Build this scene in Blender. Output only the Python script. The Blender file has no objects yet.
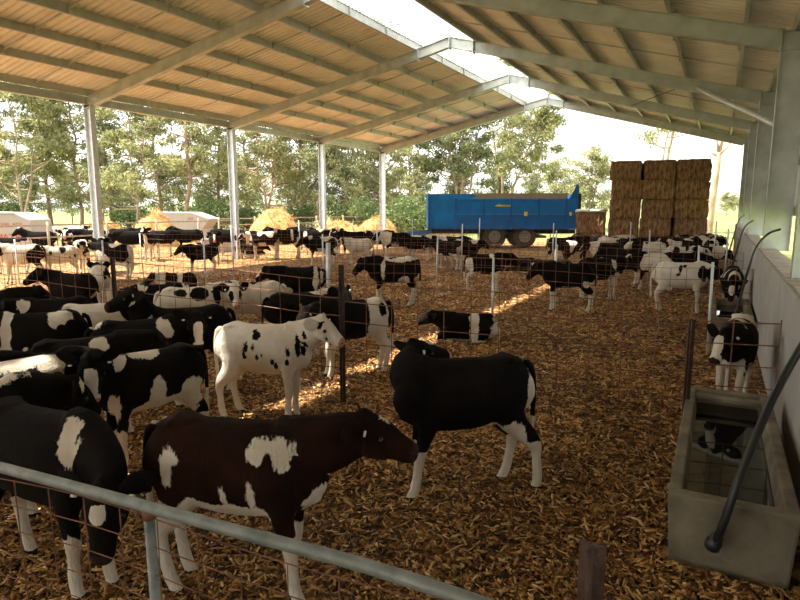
import bpy, math, random
import numpy as np
from mathutils import Vector, Matrix, noise
PI = math.pi
R = math.radians
scn = bpy.context.scene
COL = scn.collection

# ------------------------------------------------------------------ helpers
def tag(o, label=None, cat=None, group=None, kind=None):
    if label: o['label'] = label
    if cat: o['category'] = cat
    if group: o['group'] = group
    if kind: o['kind'] = kind
    return o

def empty(name, loc=(0, 0, 0), rz=0.0):
    o = bpy.data.objects.new(name, None)
    o.location = loc
    o.rotation_euler = (0, 0, rz)
    o.empty_display_size = .2
    COL.objects.link(o)
    return o

class MB:
    """collects verts/faces for one mesh"""
    def __init__(s):
        s.v = []; s.f = []; s.m = []
    def add(s, vs, fs, mi=0):
        b = len(s.v)
        s.v += [tuple(x) for x in vs]
        s.f += [tuple(i + b for i in f) for f in fs]
        s.m += [mi] * len(fs)
    def box(s, x0, x1, y0, y1, z0, z1, mi=0):
        s.add([(x0,y0,z0),(x1,y0,z0),(x1,y1,z0),(x0,y1,z0),(x0,y0,z1),(x1,y0,z1),(x1,y1,z1),(x0,y1,z1)],
              [(3,2,1,0),(4,5,6,7),(0,1,5,4),(1,2,6,5),(2,3,7,6),(3,0,4,7)], mi)
    def prism(s, poly, A, B, up=(0, 0, 1), mi=0):
        """extrude a 2D polygon (side, up) from A to B"""
        A = Vector(A); B = Vector(B); d = (B - A).normalized()
        u = Vector(up); side = d.cross(u)
        if side.length < 1e-5: side = d.cross(Vector((1, 0, 0)))
        side.normalize(); u = side.cross(d).normalized()
        n = len(poly); vs = []
        for P in (A, B):
            for a, b in poly: vs.append(P + side * a + u * b)
        fs = [(i, (i + 1) % n, n + (i + 1) % n, n + i) for i in range(n)]
        fs += [tuple(range(n - 1, -1, -1)), tuple(range(n, 2 * n))]
        s.add(vs, fs, mi)
    def bar(s, A, B, w, h, up=(0, 0, 1), mi=0):
        s.prism([(-w/2,-h/2),(w/2,-h/2),(w/2,h/2),(-w/2,h/2)], A, B, up, mi)
    def ibeam(s, A, B, w, h, up=(0, 0, 1), tf=.014, tw=.01, mi=0):
        p = [(-w/2,-h/2),(w/2,-h/2),(w/2,-h/2+tf),(tw/2,-h/2+tf),(tw/2,h/2-tf),(w/2,h/2-tf),(w/2,h/2),(-w/2,h/2),(-w/2,h/2-tf),(-tw/2,h/2-tf),(-tw/2,-h/2+tf),(-w/2,-h/2+tf)]
        s.prism(p, A, B, up, mi)
    def tube(s, pts, r, n=8, mi=0, caps=True, flat=None, upv=None):
        """sweep a circle/ellipse; r = number, list of numbers or list of (rs, ru)"""
        pts = [Vector(p) for p in pts]; k = len(pts)
        if not isinstance(r, (list, tuple)): r = [r] * k
        rr = [(a, a) if not isinstance(a, (list, tuple)) else a for a in r]
        vs = []; prev = None
        for i, p in enumerate(pts):
            t = (pts[min(i + 1, k - 1)] - pts[max(i - 1, 0)]).normalized()
            if prev is None:
                u = Vector(upv) if upv else (Vector((0, 0, 1)) if abs(t.z) < .9 else Vector((1, 0, 0)))
            else: u = prev
            side = t.cross(u).normalized(); u = side.cross(t).normalized(); prev = u
            for j in range(n):
                a = 2 * PI * j / n
                vs.append(p + side * (math.cos(a) * rr[i][0]) + u * (math.sin(a) * rr[i][1]))
        fs = []
        for i in range(k - 1):
            for j in range(n):
                j2 = (j + 1) % n
                fs.append((i*n + j, i*n + j2, (i+1)*n + j2, (i+1)*n + j))
        if caps:
            fs.append(tuple(range(n - 1, -1, -1))); fs.append(tuple((k-1)*n + j for j in range(n)))
        s.add(vs, fs, mi)
    def build(s, name, mat=None, parent=None, smooth=False, loc=None, bevel=0):
        me = bpy.data.meshes.new(name)
        me.from_pydata(s.v, [], s.f)
        mats = mat if isinstance(mat, (list, tuple)) else [mat]
        for m in mats:
            if m: me.materials.append(m)
        if len(mats) > 1: me.polygons.foreach_set('material_index', s.m)
        if smooth: me.polygons.foreach_set('use_smooth', [True] * len(me.polygons))
        me.update()
        o = bpy.data.objects.new(name, me); COL.objects.link(o)
        if loc is not None: o.location = loc
        if parent: o.parent = parent
        if bevel:
            b = o.modifiers.new('bevel', 'BEVEL'); b.width = bevel; b.segments = 2; b.limit_method = 'ANGLE'
        return o

def spline(pts, n):
    """Catmull-Rom through points"""
    pts = [Vector(p) for p in pts]; P = [pts[0]] + pts + [pts[-1]]; out = []
    for i in range(1, len(P) - 2):
        for k in range(n):
            t = k / n
            a, b, c, d = P[i-1], P[i], P[i+1], P[i+2]
            out.append(.5 * ((2*b) + (c - a)*t + (2*a - 5*b + 4*c - d)*t*t + (3*b - a - 3*c + d)*t**3))
    out.append(pts[-1])
    return out

# ------------------------------------------------------------------ materials
def newmat(name):
    m = bpy.data.materials.new(name); m.use_nodes = True
    nt = m.node_tree; b = nt.nodes['Principled BSDF']
    return m, nt, b
def N(nt, t, **k):
    n = nt.nodes.new(t)
    for a, v in k.items(): setattr(n, a, v)
    return n
def simple(name, col, rough=.6, metal=0.0, var=.15, scale=8.0, bump=0.0, bscale=40.0, stretch=(1,1,1), obj=True, col2=None, detail=6):
    m, nt, b = newmat(name)
    b.inputs['Roughness'].default_value = rough; b.inputs['Metallic'].default_value = metal
    tc = N(nt, 'ShaderNodeTexCoord'); mp = N(nt, 'ShaderNodeMapping'); mp.inputs['Scale'].default_value = stretch
    nt.links.new(tc.outputs['Object'], mp.inputs[0])
    nz = N(nt, 'ShaderNodeTexNoise'); nz.inputs['Scale'].default_value = scale; nz.inputs['Detail'].default_value = detail
    nt.links.new(mp.outputs[0], nz.inputs['Vector'])
    cr = N(nt, 'ShaderNodeValToRGB')
    c2 = col2 or tuple(min(1, c * (1 + var)) for c in col)
    c1 = tuple(c * (1 - var) for c in col) if not col2 else col
    cr.color_ramp.elements[0].position = .3; cr.color_ramp.elements[1].position = .7
    cr.color_ramp.elements[0].color = (*c1, 1); cr.color_ramp.elements[1].color = (*c2, 1)
    nt.links.new(nz.outputs['Fac'], cr.inputs[0]); nt.links.new(cr.outputs[0], b.inputs['Base Color'])
    if bump:
        n2 = N(nt, 'ShaderNodeTexNoise'); n2.inputs['Scale'].default_value = bscale; n2.inputs['Detail'].default_value = 4
        nt.links.new(mp.outputs[0], n2.inputs['Vector'])
        bp = N(nt, 'ShaderNodeBump'); bp.inputs['Strength'].default_value = bump; bp.inputs['Distance'].default_value = .02
        nt.links.new(n2.outputs['Fac'], bp.inputs['Height']); nt.links.new(bp.outputs[0], b.inputs['Normal'])
    return m

M = {}
M['galv'] = simple('galvanised_steel', (.52, .55, .53), .5, .55, .16, 3.0, .05, 30)
M['rail'] = simple('weathered_galvanised_rail', (.15, .17, .16), .55, .35, .3, 14.0, .1, 50, col2=(.30, .32, .30))
M['galv_bright'] = simple('galvanised_tube', (.66, .70, .72), .45, .4, .14, 9.0, .06, 60)
M['purlin'] = simple('purlin_steel', (.50, .52, .50), .5, .4, .12, 5)
M['roof'] = simple('roof_sheet', (.90, .86, .81), .55, .05, .10, 1.2)
M['cladding'] = simple('wall_sheet', (.72, .76, .76), .5, .1, .05, 1.0)
M['concrete'] = simple('precast_concrete', (.40, .39, .36), .85, 0, .13, 2.5, .15, 25)
M['dirt_cap'] = simple('dusty_concrete', (.40, .32, .225), .9, 0, .3, 6, .25, 30)
M['wire'] = simple('rusty_wire', (.23, .105, .055), .8, .2, .4, 14)
M['picket'] = simple('rusty_picket', (.045, .026, .020), .75, .25, .5, 18, .3, 60)
M['picket_near'] = simple('brown_rust_picket', (.085, .045, .030), .75, .2, .5, 14, .4, 60)
M['hose'] = simple('black_poly_pipe', (.018, .02, .022), .38, 0, .2, 10)
M['straw'] = simple('straw', (.34, .18, .05), .9, 0, .4, 3, 1.0, 30, col2=(.72, .46, .18))
M['tank'] = simple('pale_tank', (.36, .34, .28), .7, 0, .06, 2)
M['red_paint'] = simple('red_lettering', (.50, .05, .035), .7, 0, .1, 5)
M['yellow'] = simple('yellow_decal', (.75, .52, .03), .5, 0, .05, 5)
M['blue'] = simple('blue_paint', (.004, .20, .58), .4, 0, .18, 1.6)
M['blue_dark'] = simple('dark_blue_paint', (.005, .11, .34), .45, 0, .2, 1.6)
M['tyre'] = simple('dusty_rubber', (.10, .08, .062), .9, 0, .35, 12, .3, 30)
M['rim'] = simple('dusty_rim', (.36, .34, .31), .6, .2, .2, 8)
M['chassis'] = simple('dark_steel', (.035, .032, .03), .7, .2, .3, 6)
M['board'] = simple('weathered_board', (.33, .27, .19), .85, 0, .2, 5, .2, 20, (1, 1, 6))
M['timber'] = simple('grey_timber', (.36, .29, .21), .9, 0, .25, 6, .3, 20)
M['eye'] = simple('eye', (.006, .004, .004), .12)
M['tag_white'] = simple('plastic_tag', (.75, .75, .70), .5, 0, .02)
M['bark'] = simple('gum_bark', (.42, .31, .21), .85, 0, .3, 3, .4, 12, (1, 1, .4), col2=(.20, .12, .075))
M['bark_pale'] = simple('pale_gum_bark', (.24, .16, .10), .85, 0, .3, 3, .4, 12, (1, 1, .4), col2=(.55, .44, .32))
M['water'] = simple('trough_water', (.010, .010, .008), .03, 0, 0)
M['tarp'] = simple('white_sheet', (.8, .78, .72), .6, 0, .04)

def leafmat(name, c1, c2, tr=.35):
    m, nt, b = newmat(name)
    gi = N(nt, 'ShaderNodeNewGeometry'); cr = N(nt, 'ShaderNodeValToRGB')
    cr.color_ramp.elements[0].color = (*c1, 1); cr.color_ramp.elements[1].color = (*c2, 1)
    nt.links.new(gi.outputs['Random Per Island'], cr.inputs[0]); nt.links.new(cr.outputs[0], b.inputs['Base Color'])
    b.inputs['Roughness'].default_value = .55
    t = N(nt, 'ShaderNodeBsdfTranslucent'); nt.links.new(cr.outputs[0], t.inputs[0])
    mx = N(nt, 'ShaderNodeMixShader'); mx.inputs[0].default_value = tr
    nt.links.new(b.outputs[0], mx.inputs[1]); nt.links.new(t.outputs[0], mx.inputs[2])
    nt.links.new(mx.outputs[0], nt.nodes['Material Output'].inputs[0])
    return m
M['leaf'] = leafmat('gum_leaf', (.17, .20, .09), (.50, .47, .22), .42)
M['leaf_dark'] = leafmat('dark_gum_leaf', (.11, .14, .07), (.34, .35, .17), .4)
M['fern'] = leafmat('shrub_leaf', (.05, .10, .03), (.22, .27, .09), .4)

# coat: 'coat' is a signed field (above 0 = white hair) laid down on each animal's own body
def coatmat(name, dark, dark2, light=(.76, .69, .59)):
    m, nt, b = newmat(name)
    at = N(nt, 'ShaderNodeAttribute'); at.attribute_name = 'coat'
    tc = N(nt, 'ShaderNodeTexCoord')
    mp = N(nt, 'ShaderNodeMapping'); mp.inputs['Scale'].default_value = (1, 1, .4)
    nt.links.new(tc.outputs['Object'], mp.inputs[0])
    nz = N(nt, 'ShaderNodeTexNoise'); nz.inputs['Scale'].default_value = 70; nz.inputs['Detail'].default_value = 3
    nt.links.new(mp.outputs[0], nz.inputs['Vector'])
    a = N(nt, 'ShaderNodeMath', operation='MULTIPLY_ADD'); a.inputs[1].default_value = .035; a.inputs[2].default_value = -.0175
    nt.links.new(nz.outputs['Fac'], a.inputs[0])
    s = N(nt, 'ShaderNodeMath', operation='ADD'); nt.links.new(at.outputs['Fac'], s.inputs[0]); nt.links.new(a.outputs[0], s.inputs[1])
    mr = N(nt, 'ShaderNodeMapRange'); mr.inputs['From Min'].default_value = -.003; mr.inputs['From Max'].default_value = .004
    nt.links.new(s.outputs[0], mr.inputs['Value'])
    n3 = N(nt, 'ShaderNodeTexNoise'); n3.inputs['Scale'].default_value = 5; n3.inputs['Detail'].default_value = 5
    nt.links.new(tc.outputs['Object'], n3.inputs['Vector'])
    rd = N(nt, 'ShaderNodeValToRGB'); rd.color_ramp.elements[0].position = .35; rd.color_ramp.elements[1].position = .75
    rd.color_ramp.elements[0].color = (*dark, 1); rd.color_ramp.elements[1].color = (*dark2, 1)
    rl = N(nt, 'ShaderNodeValToRGB'); rl.color_ramp.elements[0].position = .3; rl.color_ramp.elements[1].position = .65
    rl.color_ramp.elements[0].color = (light[0]*.78, light[1]*.72, light[2]*.64, 1); rl.color_ramp.elements[1].color = (*light, 1)
    nt.links.new(n3.outputs['Fac'], rd.inputs[0]); nt.links.new(n3.outputs['Fac'], rl.inputs[0])
    mx = N(nt, 'ShaderNodeMix', data_type='RGBA')
    nt.links.new(mr.outputs[0], mx.inputs[0]); nt.links.new(rd.outputs[0], mx.inputs[6]); nt.links.new(rl.outputs[0], mx.inputs[7])
    # muzzle skin and horn-coloured hooves
    sk = N(nt, 'ShaderNodeAttribute'); sk.attribute_name = 'skin'
    m2 = N(nt, 'ShaderNodeMix', data_type='RGBA'); m2.inputs[7].default_value = (.035, .022, .018, 1)
    st = N(nt, 'ShaderNodeMapRange'); st.inputs['From Min'].default_value = .4; st.inputs['From Max'].default_value = .6
    nt.links.new(sk.outputs['Fac'], st.inputs[0]); nt.links.new(st.outputs[0], m2.inputs[0]); nt.links.new(mx.outputs[2], m2.inputs[6])
    m3 = N(nt, 'ShaderNodeMix', data_type='RGBA'); m3.inputs[7].default_value = (.50, .24, .18, 1)
    st2 = N(nt, 'ShaderNodeMapRange'); st2.inputs['From Min'].default_value = -.4; st2.inputs['From Max'].default_value = -.6
    nt.links.new(sk.outputs['Fac'], st2.inputs[0]); nt.links.new(st2.outputs[0], m3.inputs[0]); nt.links.new(m2.outputs[2], m3.inputs[6])
    nt.links.new(m3.outputs[2], b.inputs['Base Color'])
    b.inputs['Roughness'].default_value = .85
    b.inputs['Specular IOR Level'].default_value = .10
    nb = N(nt, 'ShaderNodeTexNoise'); nb.inputs['Scale'].default_value = 110; nb.inputs['Detail'].default_value = 2
    nt.links.new(mp.outputs[0], nb.inputs['Vector'])
    nb2 = N(nt, 'ShaderNodeTexNoise'); nb2.inputs['Scale'].default_value = 16; nb2.inputs['Detail'].default_value = 3
    nt.links.new(mp.outputs[0], nb2.inputs['Vector'])
    ad = N(nt, 'ShaderNodeMath', operation='MULTIPLY_ADD'); ad.inputs[1].default_value = 1.3
    nt.links.new(nb2.outputs['Fac'], ad.inputs[0]); nt.links.new(nb.outputs['Fac'], ad.inputs[2])
    bp = N(nt, 'ShaderNodeBump'); bp.inputs['Strength'].default_value = .75; bp.inputs['Distance'].default_value = .014
    nt.links.new(ad.outputs[0], bp.inputs['Height']); nt.links.new(bp.outputs[0], b.inputs['Normal'])
    return m
M['coat_black'] = coatmat('black_and_white_coat', (.0045, .0035, .003), (.012, .008, .006))
M['coat_brown'] = coatmat('brown_and_white_coat', (.009, .0035, .002), (.036, .012, .006))

# wood chips: colour differs chip by chip
def chipmat():
    m, nt, b = newmat('wood_chip')
    gi = N(nt, 'ShaderNodeNewGeometry'); cr = N(nt, 'ShaderNodeValToRGB')
    e = cr.color_ramp.elements
    e[0].color = (.035, .013, .005, 1); e[1].color = (.98, .70, .34, 1)
    for p, c in ((.28, (.17, .068, .018)), (.55, (.42, .195, .052)), (.82, (.74, .43, .15))):
        x = e.new(p); x.color = (*c, 1)
    nt.links.new(gi.outputs['Random Per Island'], cr.inputs[0])
    tc = N(nt, 'ShaderNodeTexCoord'); nz = N(nt, 'ShaderNodeTexNoise'); nz.inputs['Scale'].default_value = .5; nz.inputs['Detail'].default_value = 6
    nt.links.new(tc.outputs['Object'], nz.inputs['Vector'])
    mr = N(nt, 'ShaderNodeMapRange'); mr.inputs['From Min'].default_value = .3; mr.inputs['From Max'].default_value = .7
    mr.inputs['To Min'].default_value = .6; mr.inputs['To Max'].default_value = 1.15
    nt.links.new(nz.outputs['Fac'], mr.inputs[0])
    hs = N(nt, 'ShaderNodeHueSaturation'); nt.links.new(mr.outputs[0], hs.inputs['Value']); nt.links.new(cr.outputs[0], hs.inputs['Color'])
    nt.links.new(hs.outputs[0], b.inputs['Base Color']); b.inputs['Roughness'].default_value = .8
    return m
M['chip'] = chipmat()

def floormat():
    m, nt, b = newmat('chip_bedding_floor')
    tc = N(nt, 'ShaderNodeTexCoord')
    vo = N(nt, 'ShaderNodeTexVoronoi'); vo.inputs['Scale'].default_value = 16
    nw = N(nt, 'ShaderNodeTexNoise'); nw.inputs['Scale'].default_value = 9; nw.inputs['Detail'].default_value = 5
    nt.links.new(tc.outputs['Object'], nw.inputs['Vector'])
    mx = N(nt, 'ShaderNodeMix', data_type='RGBA'); mx.inputs[0].default_value = .12
    nt.links.new(tc.outputs['Object'], mx.inputs[6]); nt.links.new(nw.outputs['Color'], mx.inputs[7])
    nt.links.new(mx.outputs[2], vo.inputs['Vector'])
    sx = N(nt, 'ShaderNodeSeparateColor'); nt.links.new(vo.outputs['Color'], sx.inputs[0])
    cr = N(nt, 'ShaderNodeValToRGB'); e = cr.color_ramp.elements
    e[0].color = (.025, .010, .004, 1); e[1].color = (.68, .42, .15, 1)
    for p, c in ((.35, (.17, .07, .018)), (.7, (.42, .21, .058))):
        x = e.new(p); x.color = (*c, 1)
    nt.links.new(sx.outputs[0], cr.inputs[0])
    nz = N(nt, 'ShaderNodeTexNoise'); nz.inputs['Scale'].default_value = .5; nz.inputs['Detail'].default_value = 6
    nt.links.new(tc.outputs['Object'], nz.inputs['Vector'])
    mr = N(nt, 'ShaderNodeMapRange'); mr.inputs['From Min'].default_value = .3; mr.inputs['From Max'].default_value = .7
    mr.inputs['To Min'].default_value = .6; mr.inputs['To Max'].default_value = 1.2
    nt.links.new(nz.outputs['Fac'], mr.inputs[0])
    hs = N(nt, 'ShaderNodeHueSaturation'); nt.links.new(mr.outputs[0], hs.inputs['Value']); nt.links.new(cr.outputs[0], hs.inputs['Color'])
    nt.links.new(hs.outputs[0], b.inputs['Base Color']); b.inputs['Roughness'].default_value = .9
    bp = N(nt, 'ShaderNodeBump'); bp.inputs['Strength'].default_value = 1; bp.inputs['Distance'].default_value = .03
    nt.links.new(vo.outputs['Distance'], bp.inputs['Height']); nt.links.new(bp.outputs[0], b.inputs['Normal'])
    return m
M['floor'] = floormat()

def grassmat():
    m = simple('sunlit_paddock', (.09, .125, .025), .95, 0, .3, .25, .5, 8, col2=(.25, .26, .08))
    return m
M['grass'] = grassmat()
M['yard'] = simple('straw_littered_yard', (.17, .11, .05), .95, 0, .3, 2.2, .8, 12, col2=(.38, .26, .13))

def skylightmat():
    m, nt, b = newmat('translucent_ridge_sheet')
    b.inputs['Base Color'].default_value = (.85, .87, .88, 1); b.inputs['Roughness'].default_value = .35
    t = N(nt, 'ShaderNodeBsdfTranslucent'); t.inputs[0].default_value = (.97, .98, .98, 1)
    tr = N(nt, 'ShaderNodeBsdfTransparent'); tr.inputs[0].default_value = (.95, .96, .96, 1)
    m1 = N(nt, 'ShaderNodeMixShader'); m1.inputs[0].default_value = .62
    nt.links.new(b.outputs[0], m1.inputs[1]); nt.links.new(t.outputs[0], m1.inputs[2])
    m2 = N(nt, 'ShaderNodeMixShader'); m2.inputs[0].default_value = .12
    nt.links.new(m1.outputs[0], m2.inputs[1]); nt.links.new(tr.outputs[0], m2.inputs[2])
    nt.links.new(m2.outputs[0], nt.nodes['Material Output'].inputs[0])
    return m
M['skylight'] = skylightmat()
M['litter'] = simple('leaf_litter', (.16, .08, .03), .9)

def balemat():
    m, nt, b = newmat('packed_hay')
    tc = N(nt, 'ShaderNodeTexCoord'); mp = N(nt, 'ShaderNodeMapping'); mp.inputs['Scale'].default_value = (1, 1, .35)
    nt.links.new(tc.outputs['Object'], mp.inputs[0])
    nz = N(nt, 'ShaderNodeTexNoise'); nz.inputs['Scale'].default_value = 14; nz.inputs['Detail'].default_value = 8
    nt.links.new(mp.outputs[0], nz.inputs['Vector'])
    cr = N(nt, 'ShaderNodeValToRGB'); cr.color_ramp.elements[0].position = .3; cr.color_ramp.elements[1].position = .72
    cr.color_ramp.elements[0].color = (.10, .045, .018, 1); cr.color_ramp.elements[1].color = (.46, .26, .115, 1)
    nt.links.new(nz.outputs['Fac'], cr.inputs[0]); nt.links.new(cr.outputs[0], b.inputs['Base Color'])
    b.inputs['Roughness'].default_value = .95
    bp = N(nt, 'ShaderNodeBump'); bp.inputs['Strength'].default_value = 1; bp.inputs['Distance'].default_value = .06
    nt.links.new(nz.outputs['Fac'], bp.inputs['Height']); nt.links.new(bp.outputs[0], b.inputs['Normal'])
    return m
M['bale'] = balemat()
def trough_mat():
    m = simple('stained_concrete', (.085, .07, .045), .85, 0, .25, 3.5, .5, 40, col2=(.30, .26, .18), detail=12)
    return m
M['trough'] = trough_mat()

# ------------------------------------------------------------------ calves
def hair(lo=0): pass
def smoothstep(a, b, x):
    t = np.clip((x - a) / (b - a), 0, 1); return t * t * (3 - 2 * t)

def dirv(pitch, yaw):
    p, y = R(pitch), R(yaw)
    return Vector((math.cos(p) * math.cos(y), math.cos(p) * math.sin(y), math.sin(p)))

def calf_mesh(seed, npitch, nyaw, hpitch, hyaw, base, pat, opt, voxel):
    NECK = opt.get('neck', .29)
    rnd = random.Random(seed)
    lie = opt.get('lie', 0)
    dz = -.43 if lie else 0.0
    mb = MB()
    # trunk
    T = [(-.515,.725,.05,.07),(-.49,.71,.105,.14),(-.43,.685,.148,.180),(-.34,.665,.172,.200),(-.22,.645,.185,.212),(-.08,.635,.195,.222),(.06,.635,.192,.225),
         (.18,.640,.172,.225),(.28,.650,.148,.212),(.36,.665,.122,.180),(.42,.68,.08,.13),(.445,.69,.03,.06)]
    mb.tube([(a, 0, z + dz) for a, z, _, _ in T], [(w, h) for _, _, w, h in T], 18)
    # hook bones and withers
    mb.tube([(-.44,0,.82+dz),(-.34,0,.85+dz),(-.22,0,.845+dz)], [(.07,.02),(.12,.025),(.05,.015)], 10)
    mb.tube([(.10,0,.83+dz),(.24,0,.85+dz),(.36,0,.80+dz)], [(.03,.02),(.055,.035),(.04,.03)], 10)
    # neck as a bent tube
    N0 = Vector((.30, 0, .735 + dz))
    d1 = dirv(npitch * .8, nyaw * .45); d2 = dirv(npitch, nyaw); 
    P0 = N0; P1 = N0 + d1 * NECK * .45; P2 = P1 + d2 * NECK * .35
    d3 = dirv(npitch * .8 + hpitch * .2, nyaw + (hyaw - nyaw) * .5)
    P3 = P2 + d3 * NECK * .22
    neck = spline([P0 - Vector((.10, 0, .02)), P0, P1, P2, P3], 3)
    kk = len(neck)
    nr = []
    for i in range(kk):
        t = i / (kk - 1)
        nr.append((.125 - .052 * t, .185 - .092 * t))
    nr[0] = (.085, .13); nr[1] = (.10, .155); nr[2] = (.115, .172)
    mb.tube(neck, nr, 14)
    # dewlap / brisket
    mb.tube([(.26,0,.54+dz),(.38,0,.57+dz),(.44,0,.64+dz)], [(.09,.10),(.075,.085),(.04,.05)], 10)
    # head
    hd = dirv(hpitch, hyaw)
    side = Vector((0, 0, 1)).cross(hd).normalized()
    up = hd.cross(side).normalized()
    PO = P3
    def H(a, l, u): return PO + hd * a + side * l + up * u
    HS = [(-.06,0,.055,.06),(-.03,.004,.080,.086),(.02,.004,.090,.096),(.07,.000,.088,.092),(.12,-.008,.074,.080),(.165,-.018,.062,.066),(.205,-.026,.058,.058),(.24,-.030,.057,.052),(.268,-.031,.044,.040),(.28,-.031,.016,.016)]
    mb.tube([H(a, 0, u) for a, u, _, _ in HS], [(w, h) for _, _, w, h in HS], 14, upv=up)
    for s in (-1, 1):
        mb.tube([H(.03, s*.056, .042), H(.075, s*.068, .034), H(.115, s*.056, .015)], [.030, .032, .018], 8)     # brow
        mb.tube([H(.01, s*.055, -.045), H(.07, s*.052, -.05), H(.13, s*.040, -.058)], [.038, .038, .026], 8)       # cheek
        mb.tube([H(.235, s*.032, -.018), H(.258, s*.030, -.018)], [.026, .020], 8)                               # nostril bulge
    mb.tube([H(-.05, 0, .06), H(-.02, 0, .090), H(.02, 0, .088)], [.035, .034, .02], 8)                          # poll
    # legs
    segs = []
    fd = opt.get('feet', ((0,0),)*4)
    jit = [(rnd.uniform(-.05,.05), rnd.uniform(-.02,.02)) for _ in range(4)]
    if 'feet' not in opt: fd = jit
    def leg(pts, rad, off):
        top = pts[1][2]; P = []
        for x, y, z in pts:
            k = max(0.0, 1 - z / top)
            P.append(Vector((x + off[0] * k, y + off[1] * k, z + dz)))
        mb.tube(spline(P, 3), [r for r in interp(rad, 3)], 12)
        for a, b, r in zip(P[:-1], P[1:], rad): segs.append((a, b, r if not isinstance(r, tuple) else max(r)))
    def interp(rad, n):
        out = []
        rad = [(r, r) if not isinstance(r, tuple) else r for r in rad]
        for a, b in zip(rad[:-1], rad[1:]):
            for k in range(n): out.append((a[0] + (b[0]-a[0])*k/n, a[1] + (b[1]-a[1])*k/n))
        out.append(rad[-1]); return out
    if not lie:
        for i, s in enumerate((-1, 1)):
            # tube frames: first radius = sideways for a vertical tube is along y, second along x
            leg([(.27, s*.085,.66),(.25,s*.10,.50),(.255,s*.098,.40),(.268,s*.092,.285),(.262,s*.09,.20),(.262,s*.09,.10),(.275,s*.09,.05),(.285,s*.09,.0)],
                [(.065,.10),(.056,.082),(.043,.052),(.041,.042),(.029,.031),(.032,.036),(.030,.034),(.038,.048)], fd[i])
            leg([(-.34, s*.085,.70),(-.315,s*.10,.56),(-.355,s*.105,.44),(-.450,s*.10,.325),(-.445,s*.098,.22),(-.425,s*.096,.10),(-.405,s*.096,.05),(-.39,s*.096,0)],
                [(.085,.140),(.080,.135),(.054,.082),(.041,.052),(.030,.034),(.033,.036),(.031,.035),(.038,.048)], fd[i+2])
            mb.tube([Vector((-.30,s*.09,.60)), Vector((-.23,s*.10,.50))], [(.06,.08),(.035,.045)], 10)
    else:
        for s in (-1, 1):
            P = [Vector((.27,s*.10,.20)), Vector((.42,s*.13,.09)), Vector((.50,s*.13,.055)), Vector((.34,s*.16,.035)), Vector((.24,s*.17,.03))]
            mb.tube(spline(P, 3), interp([.07,.05,.038,.028,.03], 3), 10)
            P = [Vector((-.34,s*.11,.22)), Vector((-.16,s*.17,.12)), Vector((-.10,s*.19,.07)), Vector((-.30,s*.20,.045)), Vector((-.08,s*.23,.035))]
            mb.tube(spline(P, 3), interp([.11,.085,.05,.034,.03], 3), 10)
    # raw -> voxel skin
    me0 = bpy.data.meshes.new('raw'); me0.from_pydata(mb.v, [], mb.f)
    ob = bpy.data.objects.new('raw', me0); COL.objects.link(ob)
    rm = ob.modifiers.new('r', 'REMESH'); rm.mode = 'VOXEL'; rm.voxel_size = voxel
    sm = ob.modifiers.new('s', 'SMOOTH'); sm.iterations = 4 if voxel < .018 else 2; sm.factor = .5
    dg = bpy.context.evaluated_depsgraph_get()
    me = bpy.data.meshes.new_from_object(ob.evaluated_get(dg))
    bpy.data.objects.remove(ob); bpy.data.meshes.remove(me0)
    nb = len(me.vertices)
    co = np.empty(nb * 3); me.vertices.foreach_get('co', co); co = co.reshape(-1, 3)
    lp = np.empty(len(me.loops), dtype=int); me.loops.foreach_get('vertex_index', lp)
    faces = [tuple(lp[p.loop_start:p.loop_start + p.loop_total]) for p in me.polygons]
    bpy.data.meshes.remove(me)
    # ears and tail: thin leaves of the same skin
    ex = MB()
    for s in (-1, 1):
        e0 = H(-.01, s*.070, .045)
        od = (side * s * .88 - hd * .42 + up * opt.get('ear', .04)).normalized()
        L = .175
        pts = [e0 + od*L*t + up*(-.02*math.sin(t*2.6)) for t in (0, .15, .35, .55, .75, .9, 1)]
        nrm = (hd * .55 + up * .5 + side * s * .40).normalized()
        ex.tube(pts, [(.022,.018),(.040,.013),(.056,.009),(.060,.008),(.050,.007),(.030,.006),(.008,.004)], 10, upv=nrm)
    n_ear = len(ex.v)
    tz = .80 + dz
    if not lie:
        sw = rnd.uniform(-.05, .05)
        ex.tube(spline([(-.47,0,tz),(-.525,0,tz-.02),(-.555,sw*.3,tz-.16),(-.56,sw,tz-.32),(-.55,sw*1.2,tz-.46),(-.54,sw*1.3,tz-.56)], 2),
                [.026,.026,.022,.020,.018,.017,.017,.018,.024,.026,.010], 8)
    else:
        ex.tube(spline([(-.48,0,tz-.05),(-.53,.05,tz-.15),(-.53,.14,.05),(-.45,.2,.03)], 2), [.026,.022,.02,.018,.018,.02,.012], 8)
    ev = np.array([tuple(v) for v in ex.v])
    allv = np.vstack([co, ev]); nt_ = len(allv)
    faces += [tuple(i + nb for i in f) for f in ex.f]
    # ---- canonical coordinates (an unbent calf) for the coat pattern
    frames = []
    frames.append((Vector((-.5,0,.68+dz)), Vector((.30,0,.68+dz)), .19, 'T', 0))
    for i in range(2, kk - 1):
        t0 = (i - 1) / (kk - 2)
        frames.append((neck[i], neck[i+1], nr[i][1], 'N', (i - 3) / (kk - 4) * .40))
    frames.append((PO, PO + hd * .28, .09, 'H', 0))
    for a, b, r in segs: frames.append((a, b, r, 'L', 0))
    best = np.full(nt_, 1e9); can = allv.copy(); can[:, 2] -= dz
    kindv = np.zeros(nt_, dtype=int)
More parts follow.
